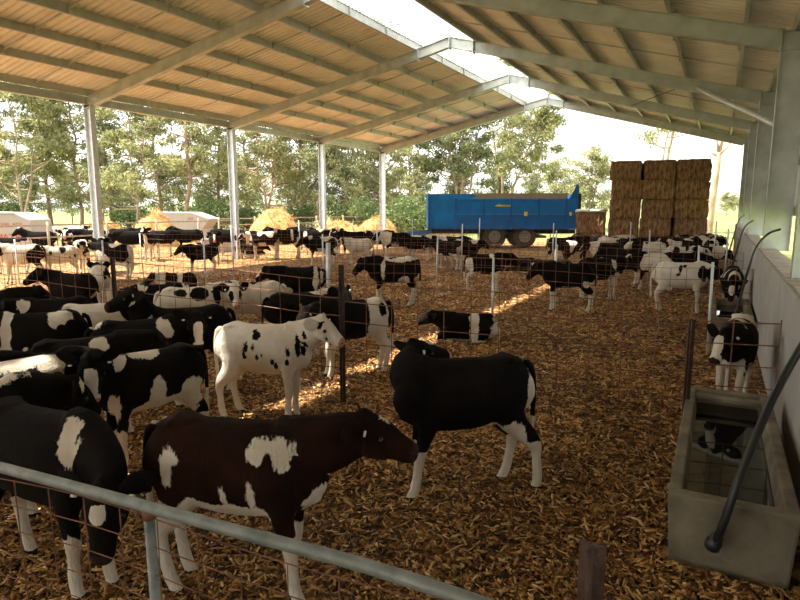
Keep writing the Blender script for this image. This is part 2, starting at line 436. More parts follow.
    for a, b, r, k, s0 in frames:
        A = np.array(a); D = np.array(b) - A; L = np.linalg.norm(D); Dn = D / L
        t = np.clip((allv - A) @ Dn, 0, L)
        c = A + t[:, None] * Dn
        d = np.linalg.norm(allv - c, axis=1) - r
        m = d < best
        best[m] = d[m]
        if k in 'TL':
            can[m] = allv[m] - np.array((0, 0, dz)); kindv[m] = 0 if k == 'T' else 3
        else:
            if k == 'N':
                sd = np.cross((0, 0, 1), Dn); sd /= max(np.linalg.norm(sd), 1e-6); u = np.cross(Dn, sd)
                can[m, 0] = .30 + s0 + t[m] * .40 / NECK
            else:
                sd = np.array(side); u = np.array(up); can[m, 0] = .70 + ((allv - A) @ Dn)[m] * 1.17
            can[m, 1] = ((allv - A) @ sd)[m]; can[m, 2] = .74 + ((allv - c) @ u)[m]
            kindv[m] = 1 if k == 'N' else 2
    can[nb:nb+n_ear] = (.66, 0, .80); can[nb:nb+n_ear, 1] = np.where(np.arange(n_ear) < n_ear//2, -.12, .12)
    kindv[nb:nb+n_ear] = 4; kindv[nb+n_ear:] = 5
    # ---- coat field
    sx = seed * 7.31
    nz = np.array([noise.noise(Vector((x*9 + sx, y*9, z*9))) + .5*noise.noise(Vector((x*22 + sx, y*22, z*22))) for x, y, z in can])
    X, Y, Z = can.T
    if base == 'w': f = np.full(nt_, .12)
    elif base == 'b': f = np.full(nt_, -.12)
    else:
        big = np.array([noise.noise(Vector((x*2.6 + sx, y*2.6 + sx*.3, z*2.6))) for x, y, z in can])
        f = (big + pat) * .35
        f = np.where(kindv == 2, -.12, f)
        f = np.maximum(f, np.where(kindv == 2, .035 - np.abs(Y), -1))
        f = np.maximum(f, np.where((kindv == 0), .53 - Z, -1))
    if isinstance(pat, list):
        for w, x, y, z, rx, ry, rz in pat:
            q = np.sqrt(((X-x)/rx)**2 + ((Y-y)/ry)**2 + ((Z-z)/rz)**2)
            mr = min(rx, rz)
            d = (1 - q) * mr + nz * min(.022, mr * .35)
            head = (x > .76)
            msk = (kindv == 2) if head else ((kindv != 2) & (kindv != 4))
            f = np.where(msk, np.maximum(f, d) if w == 'w' else np.minimum(f, -d), f)
    sock = opt.get('sock', .3 + rnd.uniform(-.05, .12))
    if sock and not lie: f = np.where((kindv == 3) | (Z < .40), np.maximum(f, sock - Z + nz*.06), f)
    if lie: f = np.where(allv[:, 2] < .06, np.maximum(f, .06 - allv[:, 2] + nz*.03), f)
    f = np.where(kindv == 4, -.1 if (base != 'w' or rnd.random() < .8) else .1, f)
    if base == 'w' and opt.get('skin') != 'pink' and not isinstance(pat, list): f = np.where(kindv == 4, -.1, f)
    if opt.get('skin') == 'pink': f = np.where(kindv == 4, np.where(np.abs(allv[:, 2] - PO.z) < 9, .02 + nz*.08, f), f)
    f = np.where(kindv == 5, np.where(allv[:, 2] < .45, (-.1 if opt.get('tailblack') else .1), f), f)
    # skin: +1 dark (hooves, black muzzle), -1 pink (muzzle)
    sk = np.zeros(nt_)
    muz = (kindv == 2) & (X > .70 + .285) & (Z > .66)
    sk[muz] = -1 if (opt.get('skin') == 'pink' or base == 'w' or seed % 3 == 0) else 1
    if not lie: sk[(allv[:, 2] < .035)] = 1
    me = bpy.data.meshes.new('calf')
    me.from_pydata([tuple(v) for v in allv], [], faces)
    me.polygons.foreach_set('use_smooth', [True] * len(me.polygons))
    at = me.attributes.new('coat', 'FLOAT', 'POINT'); at.data.foreach_set('value', f.astype(np.float32))
    at = me.attributes.new('skin', 'FLOAT', 'POINT'); at.data.foreach_set('value', sk.astype(np.float32))
    me.materials.append(M['coat_brown'] if opt.get('brown') else M['coat_black'])
    me.update()
    return me, H, side, up, hd

def ball(mb, c, r, n=10, m=6, sc=(1,1,1)):
    vs = []; fs = []
    for i in range(m + 1):
        a = PI * i / m
        for j in range(n):
            b = 2 * PI * j / n
            vs.append((c[0] + r*sc[0]*math.sin(a)*math.cos(b), c[1] + r*sc[1]*math.sin(a)*math.sin(b), c[2] + r*sc[2]*math.cos(a)))
    for i in range(m):
        for j in range(n):
            j2 = (j + 1) % n
            fs.append((i*n + j, i*n + j2, (i+1)*n + j2, (i+1)*n + j))
    mb.add(vs, fs)

def make_calf(idx, label, x, y, ang, s, npitch, nyaw, hpitch, hyaw, base, pat, opt):
    d = math.hypot(x, y)
    voxel = .0115 if d < 6.5 else (.016 if d < 12 else .024)
    me, H, side, up, hd = calf_mesh(idx + 1, npitch, nyaw, hpitch, hyaw, base, pat, opt, voxel)
    o = bpy.data.objects.new('calf', me); COL.objects.link(o)
    o.location = (x, y, -.004); o.rotation_euler = (0, 0, R(ang)); o.scale = (s * .97, s * .98, s * 1.10)
    tag(o, label, 'calf', 'calves in the barn')
    if d < 17:
        for sd in (-1, 1):
            mb = MB(); ball(mb, H(.085, sd*.084, .020), .0185)
            mb.build('eye', M['eye'], o, True)
    if d < 9:
        for sd in (-1, 1):
            mb = MB(); ball(mb, H(.268, sd*.030, -.020), .0085, sc=(1, 1, .8)); mb.build('nostril', M['eye'], o, True)
    if d < 9 and not opt.get('notag'):
        for sd in ((-1, 1) if opt.get('tag') else (1,)):
            mb = MB(); p = H(.004, sd*.135, .048)
            mb.tube([p, p + hd*.010], .014, 12)
            mb.build('ear_tag', M['tag_white'], o, True)
    return o

CALVES = [
    ('black calf at the pipe rail with a white shoulder patch and head hanging low', -3.1, 1.82, 4, 1.05, -26, -26, -60, -66, 'b', [('w', 0.31, -0.12, 0.8, 0.055, 0.08, 0.13), ('w', 0.8, 0, 0.86, 0.07, 0.05, 0.07), ('w', -0.5, 0, 0.6, 0.06, 0.06, 0.12)], {'sock': 0.33, 'tag': 1, 'neck': 0.33}),
    ('dark brown calf with a white saddle patch and white belly, nearest the rail', -2.11, 2.23, 17, 1.03, 16, 10, -12, 5, 'b', [('w', 0.22, -0.17, 0.8, 0.1, 0.09, 0.05), ('w', 0.27, -0.17, 0.77, 0.05, 0.09, 0.095), ('w', 0.15, -0.17, 0.78, 0.045, 0.09, 0.065), ('w', -0.33, -0.17, 0.66, 0.03, 0.09, 0.09), ('w', -0.31, -0.17, 0.71, 0.05, 0.06, 0.03), ('w', -0.1, 0, 0.43, 0.36, 0.25, 0.12), ('w', 0.4, 0, 0.52, 0.08, 0.1, 0.1), ('w', -0.47, 0, 0.84, 0.06, 0.04, 0.03), ('w', 0.8, 0, 0.86, 0.09, 0.035, 0.05), ('w', -0.34, 0, 0.42, 0.14, 0.2, 0.15), ('w', -0.02, -0.17, 0.56, 0.018, 0.1, 0.05), ('w', 0.12, -0.17, 0.57, 0.02, 0.1, 0.07)], {'sock': 0.37, 'brown': 1, 'tag': 1, 'neck': 0.36}),
    ('black calf turned to lick its back, head folded behind its shoulder', -1.55, 3.84, 220, 1.06, 24, -125, 0, -172, 'b', [('w', -0.48, 0.1, 0.62, 0.05, 0.06, 0.12), ('w', -0.27, 0, 0.44, 0.15, 0.15, 0.05), ('w', -0.34, 0.1, 0.36, 0.12, 0.1, 0.14), ('w', 0.82, 0, 0.84, 0.05, 0.04, 0.05)], {'sock': 0.33, 'tag': 1, 'feet': ((0.02, 0.02), (0.08, -0.02), (0.03, 0.0), (-0.16, 0))}),
    ('white calf with small black flank spots and a pink inner ear', -3.78, 4.4, 18, 1.0, 28, -8, -22, -10, 'w', [('b', -0.04, -0.15, 0.78, 0.045, 0.05, 0.04), ('b', -0.07, -0.15, 0.82, 0.03, 0.05, 0.025), ('b', -0.14, -0.15, 0.68, 0.025, 0.05, 0.06), ('b', -0.16, -0.15, 0.62, 0.025, 0.05, 0.05), ('b', -0.07, -0.15, 0.68, 0.02, 0.05, 0.035), ('b', -0.03, -0.15, 0.6, 0.02, 0.05, 0.03), ('b', 0.02, -0.15, 0.62, 0.016, 0.05, 0.02), ('b', 0.27, -0.13, 0.64, 0.025, 0.05, 0.05), ('b', 0.26, -0.13, 0.55, 0.025, 0.05, 0.04), ('b', 0.36, -0.1, 0.7, 0.025, 0.05, 0.08), ('b', 0.41, -0.1, 0.66, 0.022, 0.05, 0.04), ('b', 0.44, -0.1, 0.74, 0.02, 0.05, 0.04), ('b', 0.15, -0.15, 0.52, 0.02, 0.05, 0.03), ('b', 0.12, -0.15, 0.56, 0.02, 0.05, 0.03), ('b', 0.18, -0.15, 0.45, 0.02, 0.05, 0.03), ('b', 0.66, -0.08, 0.76, 0.04, 0.05, 0.04), ('b', 0.76, -0.06, 0.82, 0.02, 0.05, 0.02), ('b', 0.84, -0.08, 0.7, 0.018, 0.03, 0.012), ('b', -0.22, 0.15, 0.75, 0.1, 0.06, 0.1)], {'sock': 0, 'skin': 'pink'}),
    ('black calf facing the camera with a white teardrop blaze, left of the white spotted calf', -5.03, 4.02, 55.3, 1.0, 30, -48, -72, -88, 'b', [('w', -0.44, 0, 0.86, 0.07, 0.1, 0.06), ('w', 0.2, -0.08, 0.8, 0.08, 0.14, 0.14), ('w', 0.84, 0, 0.8, 0.15, 0.048, 0.12), ('w', 0.94, 0, 0.8, 0.06, 0.028, 0.12), ('w', 1.0, 0, 0.74, 0.05, 0.09, 0.06)], {'sock': 0.2, 'tag': 1}),
    ('black and white calf with a long white blaze and hairy white belly, staring ahead', -3.99, 3.18, 254.6, 0.97, 36, 50, -72, 66, 'b', [('w', 0.02, 0, 0.85, 0.13, 0.15, 0.06), ('w', 0.3, 0.08, 0.84, 0.07, 0.12, 0.07), ('w', -0.12, 0, 0.42, 0.4, 0.25, 0.13), ('w', -0.02, 0.18, 0.56, 0.07, 0.08, 0.12), ('w', -0.34, 0.12, 0.52, 0.12, 0.12, 0.14), ('w', 0.86, 0, 0.8, 0.2, 0.05, 0.12), ('w', 1.0, 0, 0.74, 0.06, 0.09, 0.06), ('w', 0.32, 0.1, 0.5, 0.05, 0.08, 0.12)], {'sock': 0.3, 'tag': 1}),
    ('dark calf stretching its raised muzzle to the left above the herd', -5.06, 4.54, 234.1, 1.04, 62, 10, -8, 6, 'b', [('w', 0.36, 0, 0.66, 0.03, 0.2, 0.16), ('w', 0.74, 0.02, 0.86, 0.07, 0.07, 0.05), ('w', 0.6, 0.1, 0.7, 0.02, 0.05, 0.06)], {'sock': 0.2}),
    ('brownish black calf with a white shoulder, crowded at the left edge of the pen', -4.49, 2.58, 75.6, 1.0, -10, -15, -40, -20, 'b', [('w', -0.18, 0, 0.84, 0.25, 0.16, 0.08), ('w', 0.1, -0.1, 0.8, 0.1, 0.1, 0.1), ('w', -0.42, -0.1, 0.74, 0.07, 0.08, 0.14), ('w', 0.05, -0.15, 0.6, 0.05, 0.05, 0.05)], {'sock': 0.3}),
    ('black calf with a white ridge patch, behind the calf at the pipe rail', -4.09, 1.94, 72.5, 1.0, -4, 0, -40, 0, 'b', [('w', 0.14, 0, 0.87, 0.18, 0.1, 0.05), ('w', 0.7, 0, 0.8, 0.05, 0.1, 0.1)], {'sock': 0.3}),
    ('black calf with a cream diamond on its flank, behind the staring calf', -4.83, 3.28, 57.8, 0.98, 5, 30, -30, 30, 'b', [('w', 0.08, -0.1, 0.76, 0.09, 0.12, 0.11), ('w', -0.5, 0, 0.8, 0.02, 0.06, 0.06)], {'sock': 0.3}),
    ('black calf with a broad white hip and a white band round its chest', -6.37, 3.72, 235.7, 1.0, 5, -10, -35, -20, 'b', [('w', -0.26, 0.1, 0.78, 0.14, 0.12, 0.12), ('b', -0.26, 0.16, 0.68, 0.055, 0.07, 0.07), ('b', -0.36, 0.14, 0.74, 0.05, 0.07, 0.05), ('w', 0.26, 0, 0.66, 0.055, 0.3, 0.3)], {'sock': 0.3}),
    ('black calf with a white cheek flash, second row of the left crowd', -7.49, 4.63, 238.3, 0.95, 12, 0, -30, 0, 'b', [('w', 0.35, 0.1, 0.8, 0.07, 0.1, 0.08)], {'sock': 0.3}),
    ('solid black calf half cut off by the left edge of the view', -8.53, 4.42, 62.6, 1.0, 12, 0, -30, 0, 'b', [], {'sock': 0.2}),
    ('grey faced black and white calf peeping up between two black backs', -6.73, 4.71, 47.0, 0.93, 0, 20, -30, 10, 'r', 0.12, {}),
    ('black calf whose bare dark back fills the gap by the left edge', -4.91, 2.27, 76.9, 0.98, -4, 10, -40, 0, 'b', [], {'sock': 0.3}),
    ('white faced calf with black eye patches looking over the spotted calf', -6.48, 6.06, 50.9, 1.0, 14, -35, -40, -85, 'w', [('b', 0.05, -0.12, 0.78, 0.13, 0.12, 0.12), ('b', -0.2, -0.1, 0.8, 0.08, 0.1, 0.05), ('b', 0.3, -0.1, 0.75, 0.06, 0.1, 0.14), ('b', 0.84, 0.085, 0.78, 0.1, 0.05, 0.1), ('b', 0.84, -0.085, 0.78, 0.1, 0.05, 0.1)], {'sock': 0.4, 'tag': 1}),
    ('white calf with a row of black dabs along its spine, rear to the right', -6.15, 6.84, 220.0, 1.0, 5, 0, -30, 0, 'w', [('b', -0.05, 0, 0.86, 0.06, 0.1, 0.04), ('b', 0.08, 0.03, 0.86, 0.05, 0.07, 0.03), ('b', 0.2, 0.0, 0.86, 0.06, 0.1, 0.04), ('b', 0.32, 0, 0.84, 0.05, 0.1, 0.06)], {'sock': 0.4}),
    ('black calf edged with white, low behind the dark calf with raised muzzle', -7.77, 6.53, 235.0, 0.9, -5, 0, -30, 0, 'b', [('w', 0.3, 0.05, 0.78, 0.06, 0.2, 0.1), ('w', -0.45, 0, 0.7, 0.08, 0.2, 0.2)], {'sock': 0.3}),
    ('black calf seen from behind turning its head left, beyond the left mesh', -9.69, 6.34, 191.8, 1.0, 22, 35, -20, 45, 'b', [('w', -0.5, 0.0, 0.5, 0.1, 0.05, 0.12)], {'sock': 0.25}),
    ('white rumped calf with a black tail patch beside the black calf seen from behind', -10.58, 7.51, 150.6, 1.0, 10, -20, -30, -20, 'w', [('b', -0.42, -0.13, 0.76, 0.12, 0.1, 0.1), ('b', -0.5, -0.03, 0.7, 0.05, 0.05, 0.14), ('b', 0.2, 0, 0.8, 0.15, 0.3, 0.2)], {'sock': 0.4}),
    ('black calf with white stockings standing behind the thick steel post', -6.93, 8.99, 219.6, 1.0, 12, 12, -30, 10, 'b', [('w', -0.34, 0.1, 0.66, 0.06, 0.15, 0.22), ('w', -0.46, 0.1, 0.7, 0.03, 0.2, 0.1), ('w', 0.8, 0, 0.8, 0.16, 0.05, 0.1), ('w', 0.2, 0.1, 0.45, 0.1, 0.1, 0.1)], {'sock': 0.36}),
    ('black calf nuzzling with a white muzzle spot, beside the rusty post', -4.87, 6.41, 49.2, 0.98, 22, -30, -30, -60, 'b', [('w', 0.3, 0, 0.83, 0.2, 0.08, 0.06), ('w', 0.98, 0, 0.76, 0.05, 0.1, 0.06), ('w', 0.7, 0.1, 0.8, 0.05, 0.06, 0.04)], {'sock': 0.3}),
    ('calf with a white rump and one black hip spot, right of the rusty post', -3.88, 6.08, 229.5, 1.0, 0, 20, -40, 20, 'b', [('w', -0.3, 0, 0.6, 0.16, 0.3, 0.4), ('b', -0.36, 0.12, 0.74, 0.055, 0.08, 0.08)], {'sock': 0.4}),
    ('tall black and white calf with speckled white back and white forehead', -5.9, 10.81, 218.6, 1.1, 6, 10, -38, 12, 'b', [('w', -0.16, 0, 0.86, 0.36, 0.3, 0.09), ('b', -0.05, 0.03, 0.86, 0.05, 0.04, 0.05), ('b', 0.03, 0.06, 0.84, 0.04, 0.03, 0.05), ('w', 0.2, 0.12, 0.7, 0.045, 0.1, 0.2), ('w', 0.84, 0, 0.85, 0.1, 0.06, 0.06), ('w', -0.22, 0.1, 0.48, 0.12, 0.1, 0.08)], {'sock': 0.34, 'feet': ((-0.08, 0), (0.04, 0), (-0.03, 0), (0.1, 0))}),
    ('calf lying on the chips with a white band round its middle', -3.34, 8.53, 203.4, 0.93, 14, 5, -12, 0, 'b', [('w', -0.12, 0, 0.5, 0.1, 0.3, 0.6), ('w', -0.45, 0, 0.5, 0.1, 0.2, 0.3), ('w', 0.1, 0, 0.2, 0.1, 0.2, 0.05)], {'lie': 1}),
    ('white calf with a black face patch facing left near the barn middle', -11.34, 18.25, 213.9, 1.0, 14, 0, -35, 0, 'w', [('b', 0.55, 0, 0.72, 0.1, 0.1, 0.1), ('b', 0.8, 0.08, 0.8, 0.08, 0.05, 0.05), ('b', -0.5, 0, 0.6, 0.05, 0.05, 0.2)], {'sock': 0.4, 'tailblack': 1}),
    ('black calf with long white legs turned away in the barn middle', -7.88, 18.2, 173.4, 1.02, 12, 30, -25, 30, 'b', [('w', -0.42, 0, 0.62, 0.16, 0.14, 0.14)], {'sock': 0.5}),
    ('black calf with a white shoulder blaze facing right by the slim steel post', -4.88, 13.7, 19.6, 1.0, 10, 0, -20, 0, 'b', [('w', 0.12, 0, 0.84, 0.07, 0.2, 0.12), ('w', -0.42, 0, 0.6, 0.12, 0.3, 0.2)], {'sock': 0.48}),
    ('black calf stretching its head down to the left, white stockings behind', -2.6, 11.97, 194.3, 1.02, 4, 0, -40, 0, 'b', [('w', -0.36, 0, 0.5, 0.1, 0.2, 0.12), ('w', -0.05, 0, 0.45, 0.2, 0.1, 0.03)], {'sock': 0.34, 'feet': ((-0.06, 0), (0.02, 0), (-0.1, 0), (-0.02, 0))}),
    ('black calf with white legs and a grey ear, crossing behind the stretching calf', -2.22, 13.78, 29.2, 1.0, 8, -20, -30, -40, 'b', [('w', 0.22, -0.1, 0.74, 0.06, 0.1, 0.14), ('w', 0.3, 0, 0.5, 0.1, 0.2, 0.12), ('w', -0.4, 0, 0.45, 0.1, 0.2, 0.1)], {'sock': 0.5}),
    ('black calf with one white hind leg, heading away past the hay stack', -2.28, 17.08, 167.6, 1.0, 0, 0, -35, 0, 'b', [('w', -0.38, 0.0, 0.5, 0.1, 0.2, 0.2)], {'sock': 0.42}),
    ('white hipped calf standing in front of the tall hay stack', -2.01, 21.02, 181.5, 1.0, 0, 0, -30, 0, 'w', [('b', 0.3, 0, 0.7, 0.2, 0.3, 0.25), ('b', 0.02, 0.1, 0.83, 0.05, 0.05, 0.05)], {'sock': 0.4}),
    ('cream calf with a black head drinking at the second trough', -0.56, 12.86, 3.6, 1.05, -10, -5, -40, 0, 'w', [('b', -0.05, -0.13, 0.75, 0.03, 0.06, 0.1), ('b', -0.09, -0.14, 0.66, 0.05, 0.06, 0.03), ('b', 0.02, -0.13, 0.81, 0.04, 0.06, 0.03), ('b', 0.32, 0, 0.7, 0.1, 0.2, 0.15), ('b', 0.55, 0, 0.72, 0.2, 0.2, 0.14), ('b', 0.92, 0, 0.72, 0.14, 0.1, 0.1), ('w', 0.8, -0.04, 0.7, 0.05, 0.08, 0.1)], {'sock': 0.4}),
    ('long black calf behind the cream calf at the second trough', -0.72, 16.29, 6.5, 1.0, -6, 0, -35, 0, 'b', [], {'sock': 0.3}),
    ('white calf with round black spots close to the right wall pens', -0.85, 18.79, 6.6, 1.0, -2, 0, -30, 0, 'w', [('b', 0.08, 0, 0.8, 0.06, 0.2, 0.08), ('b', 0.32, 0, 0.75, 0.08, 0.3, 0.15), ('b', -0.2, 0, 0.75, 0.1, 0.3, 0.12)], {'sock': 0.4}),
    ('mostly black calf with white flecks behind the spotted calves on the right', -0.43, 25.71, 6.9, 1.0, 0, 0, -30, 0, 'r', -0.12, {}),
    ('calf with a white hoop marking dipping its head into the second trough', 0.3, 12.6, -88, 1.0, -22, -10, -60, -10, 'b', [('w', 0.1, 0, 0.8, 0.05, 0.3, 0.2), ('w', 0.42, 0, 0.75, 0.05, 0.3, 0.3), ('w', 0.82, 0, 0.8, 0.12, 0.05, 0.1)], {'sock': 0.4}),
    ('calf facing the camera behind the near trough with a white blaze', 0.24, 6.9, -98, 0.98, 8, -6, -40, -22, 'b', [('w', 0.02, 0, 0.88, 0.12, 0.1, 0.1), ('w', 0.22, 0.0, 0.84, 0.07, 0.13, 0.05), ('w', 0.32, -0.02, 0.45, 0.1, 0.16, 0.22), ('w', 0.86, -0.005, 0.8, 0.16, 0.05, 0.12), ('w', 0.99, 0, 0.73, 0.06, 0.08, 0.05), ('w', -0.35, 0, 0.8, 0.2, 0.2, 0.2)], {'sock': 0.4, 'tag': 0}),
    ('black and white calf tucked against the concrete wall', -0.25, 23.8, -69.4, 1.0, 0, 0, -35, 0, 'r', 0.05, {}),
    ('speckled calf nosing the wall behind the trough calves', -0.25, 19.29, -19.3, 1.0, -8, 0, -35, 0, 'r', -0.03, {}),
    ('white calf with grey freckles, second from the left edge at mid distance', -16.55, 10.54, 239.6, 1.0, 8, 15, -35, 30, 'w', [('b', -0.1, 0.1, 0.75, 0.1, 0.1, 0.14), ('b', -0.4, 0.1, 0.62, 0.05, 0.1, 0.07), ('b', -0.28, 0.1, 0.6, 0.03, 0.1, 0.04), ('b', 0.2, 0.1, 0.7, 0.05, 0.1, 0.06), ('b', 0.6, 0.05, 0.75, 0.05, 0.1, 0.05)], {'sock': 0.4}),
    ('calf with black saddle and white legs at the far left mesh', -19.64, 10.93, 246.9, 1.17, 8, 0, -30, 0, 'w', [('b', 0, 0, 0.82, 0.45, 0.3, 0.1), ('b', -0.1, 0.1, 0.62, 0.08, 0.1, 0.07)], {'sock': 0.5}),
    ('black calf with a white poll holding its head above the left crowd', -23.53, 14.24, 228.8, 1.17, 38, 0, -25, 0, 'b', [('w', 0.72, 0, 0.86, 0.1, 0.1, 0.08)], {'sock': 0.4}),
    ('freckled grey and white calf near the white tank', -29.23, 18.21, 232.9, 1.17, 5, 0, -30, 0, 'w', [('b', 0.1, 0.1, 0.7, 0.05, 0.1, 0.05), ('b', -0.1, 0.1, 0.8, 0.05, 0.1, 0.04), ('b', -0.3, 0.1, 0.7, 0.05, 0.1, 0.06)], {'sock': 0.4}),
    ('white calf with brown grey ears looking at the camera near the white tank', -23.54, 15.4, -38.2, 1.17, 15, 0, -30, 0, 'r', 0.2, {}),
    ('dappled calf right of the near tank', -24.09, 16.5, 233.6, 1.17, 10, 0, -25, 0, 'r', 0.03, {}),
    ('black calf with its face to the camera, left of the first steel column base', -16.99, 12.33, -46.0, 1.17, 10, 0, -35, 0, 'b', [('w', 0.3, 0, 0.84, 0.12, 0.2, 0.1)], {'sock': 0.5}),
    ('black calf with a white shoulder by the first steel column base', -23.57, 16.54, 229.9, 1.17, 12, 0, -30, 0, 'r', -0.1, {}),
    ('black calf standing side on below the straw heap', -21.14, 16.54, 231.7, 1.17, 5, 0, -30, 0, 'b', [], {'sock': 0.3}),
    ('calf with a white front and raised head beside the straw heap', -19.66, 16.28, -59.6, 1.17, 42, 0, -12, 0, 'b', [('w', 0.4, 0, 0.6, 0.12, 0.06, 0.4), ('w', 0.9, 0, 0.8, 0.1, 0.05, 0.1)], {'sock': 0.5}),
    ('black calf with head up, right of the straw heap', -20.11, 18.58, 229.3, 1.17, 36, 0, -10, 10, 'b', [('w', -0.3, 0, 0.45, 0.2, 0.2, 0.06)], {'sock': 0.35}),
    ('small black calf walking left with white lower legs, left of the second column', -14.01, 13.41, 230.3, 0.97, 4, 0, -30, 0, 'b', [('w', -0.4, 0, 0.45, 0.1, 0.2, 0.1)], {'sock': 0.36}),
    ('calf lying down with a white front beyond the left mesh', -11.74, 10.42, 223.4, 0.95, 10, 0, -30, 0, 'b', [('w', 0.4, 0, 0.6, 0.16, 0.3, 0.4), ('w', -0.1, 0, 0.7, 0.08, 0.3, 0.3)], {'lie': 1}),
    ('black calf turned away beside the second steel column', -17.27, 18.71, 122.7, 1.17, 5, 0, -30, 0, 'b', [], {'sock': 0.2}),
    ('black calf with white ears in front of the long straw heap', -15.79, 18.33, 210.7, 1.17, 10, 0, -25, 0, 'r', 0.02, {}),
    ('leggy calf with white bands on its neck and hip, facing left', -15.35, 19.19, 223.6, 1.23, 26, 0, -20, 0, 'b', [('w', 0.35, 0, 0.75, 0.06, 0.3, 0.3), ('w', -0.22, 0, 0.7, 0.05, 0.3, 0.2), ('w', -0.4, 0, 0.5, 0.08, 0.2, 0.2)], {'sock': 0.48}),
    ('dark calf behind the leggy calf', -17.26, 22.92, 215.0, 1.17, 5, 0, -30, 0, 'b', [], {'sock': 0.2}),
    ('dark calf lying in the shade below the long straw heap', -17.68, 19.92, 61.6, 1.0, 5, 0, -30, 0, 'b', [], {'lie': 1}),
    ('speckled calf behind the third steel column', -14.44, 21.41, -46.0, 1.17, 20, 0, -25, 0, 'r', 0.1, {}),
    ('dark calf between the third steel column and the white calf', -12.68, 19.97, 210.4, 1.17, 0, 0, -30, 0, 'b', [], {'sock': 0.3}),
    ('small black calf with a white shin, left of the third steel column', -12.34, 17.35, 219.4, 1.09, 0, 0, -30, 0, 'r', -0.15, {}),
    ('brown and white calf near the fourth steel column', -12.37, 21.3, 30.1, 1.17, 5, 0, -30, 0, 'r', 0.0, {'brown': 1}),
    ('black calf facing left right of the fourth steel column', -10.13, 20.47, 208.3, 1.0, 10, 0, -30, 0, 'b', [('w', -0.4, 0, 0.5, 0.1, 0.2, 0.1)], {'sock': 0.42}),
    ('white calf with a black ear at the front end of the blue trailer', -9.79, 21.79, 199.4, 1.0, 5, 0, -30, 0, 'w', [('b', 0.6, 0, 0.75, 0.15, 0.2, 0.12)], {'sock': 0.4}),
    ('black and white calf beside the trailer drawbar, head down', -8.83, 21.26, 22.6, 1.0, -5, 0, -35, 0, 'r', 0.08, {}),
    ('calf with a white cap in front of the trailer, facing right', -7.46, 18.82, 26.6, 1.0, 8, 0, -25, 0, 'b', [('w', 0.3, 0, 0.83, 0.12, 0.2, 0.08)], {'sock': 0.4}),
    ('calf lying with a white tipped nose in front of the trailer wheels', -5.48, 18.54, 194.5, 1.0, 8, 0, -20, 0, 'b', [('w', 0.98, 0, 0.75, 0.08, 0.1, 0.08)], {'lie': 1}),
    ('brown black calf lying behind the stretching calf', -4.53, 18.19, 14.0, 1.0, 8, 0, -25, 0, 'b', [('w', -0.4, 0, 0.7, 0.1, 0.2, 0.1)], {'lie': 1}),
    ('dark calf with head raised right of the trailer wheels', -5.09, 22.37, 12.8, 1.0, 14, 0, -25, 0, 'b', [], {'sock': 0.3}),
    ('black calf with white brow before the small hay bale', -4.48, 24.49, 188.4, 1.0, 18, 0, -25, 0, 'b', [('w', 0.8, 0, 0.86, 0.12, 0.06, 0.06)], {'sock': 0.4}),
    ('black calf with a tan edged flank, right of the trailer tail', -4.18, 20.56, 41.5, 1.0, 0, 0, -30, 0, 'r', -0.1, {'brown': 1}),
    ('white calf standing across before the small hay bale', -3.55, 24.05, 8.4, 1.0, 5, 0, -30, 0, 'r', 0.22, {}),
    ('black calf with a white neck mark below the first hay column', -3.13, 19.8, 189.0, 1.0, 5, 0, -30, 0, 'r', -0.06, {}),
    ('black calf at the foot of the hay stack', -2.72, 22.81, 6.8, 1.0, 0, 0, -30, 0, 'b', [], {'sock': 0.3}),
    ('black calf lying under the hay stack with a white jaw', -2.43, 20.6, 191.7, 1.0, 5, 0, -30, 0, 'b', [('w', 0.9, 0, 0.68, 0.15, 0.1, 0.06)], {'lie': 1}),
    ('black and white calf at the right foot of the hay stack', -0.86, 26.41, 181.9, 1.0, 5, 0, -30, 0, 'r', 0, {}),
    ('piebald calf beside the bare trunk at the barn end', -0.25, 26.96, 178.5, 1.0, 5, 0, -30, 0, 'r', -0.02, {}),
    ('black heifer with a white blaze facing the camera before the pale bin', -17.09, 17.1, -45.0, 1.15, 14, 0, -35, 0, 'b', [('w', 0.86, 0, 0.8, 0.16, 0.04, 0.1)], {'sock': 0.45}),
    ('dark heifer half hidden by the second steel column', -18.9, 19.73, 218.8, 1.15, 5, 0, -30, 0, 'b', [], {'sock': 0.4}),
    ('mottled calf right of the white faced calf near the tank', -28.69, 19.34, 66.1, 1.15, 10, 0, -30, 0, 'r', 0.12, {}),
    ('white shouldered black calf at the extreme left, far row', -29.93, 16.88, 238.6, 1.15, 10, 0, -30, 0, 'r', 0.0, {}),
    ('dark heifer behind the calf with raised head beside the straw heap', -20.51, 17.6, 49.5, 1.15, 0, 0, -35, 0, 'b', [], {'sock': 0.4}),
    ('black heifer far back under the rear straw tail', -15.47, 21.61, 35.6, 1.15, 6, 0, -30, 0, 'r', -0.08, {}),
    ('white backed calf behind the trailer drawbar', -10.25, 21.35, -4.5, 1.0, 8, 0, -30, 0, 'r', 0.15, {}),
    ('piebald calf tucked behind the white calf by the small bale', -3.6, 27.04, 185.6, 1.0, 6, 0, -25, 0, 'r', 0.04, {}),
    ('dark calf standing below the middle hay column', -1.9, 24.92, 4.4, 1.0, 0, 0, -30, 0, 'b', [], {'sock': 0.3}),
    ('black calf below the right hay column', -1.27, 23.57, 185.1, 1.0, 4, 0, -30, 0, 'r', -0.1, {}),
    ('white footed dark calf at the wall end of the far pen', -0.48, 28.69, -59.0, 1.0, 4, 0, -30, 0, 'r', -0.05, {}),
    ('bold black and white calf, first beyond the left mesh below the red lettering', -16.75, 9.59, 240.1, 1.1, 10, 0, -30, 0, 'r', 0.05, {}),
    ('calf with dark face and pale sides between the near tank and first column, middle row', -17.2, 11.67, -44.1, 1.1, 10, 0, -30, 0, 'r', 0.15, {}),
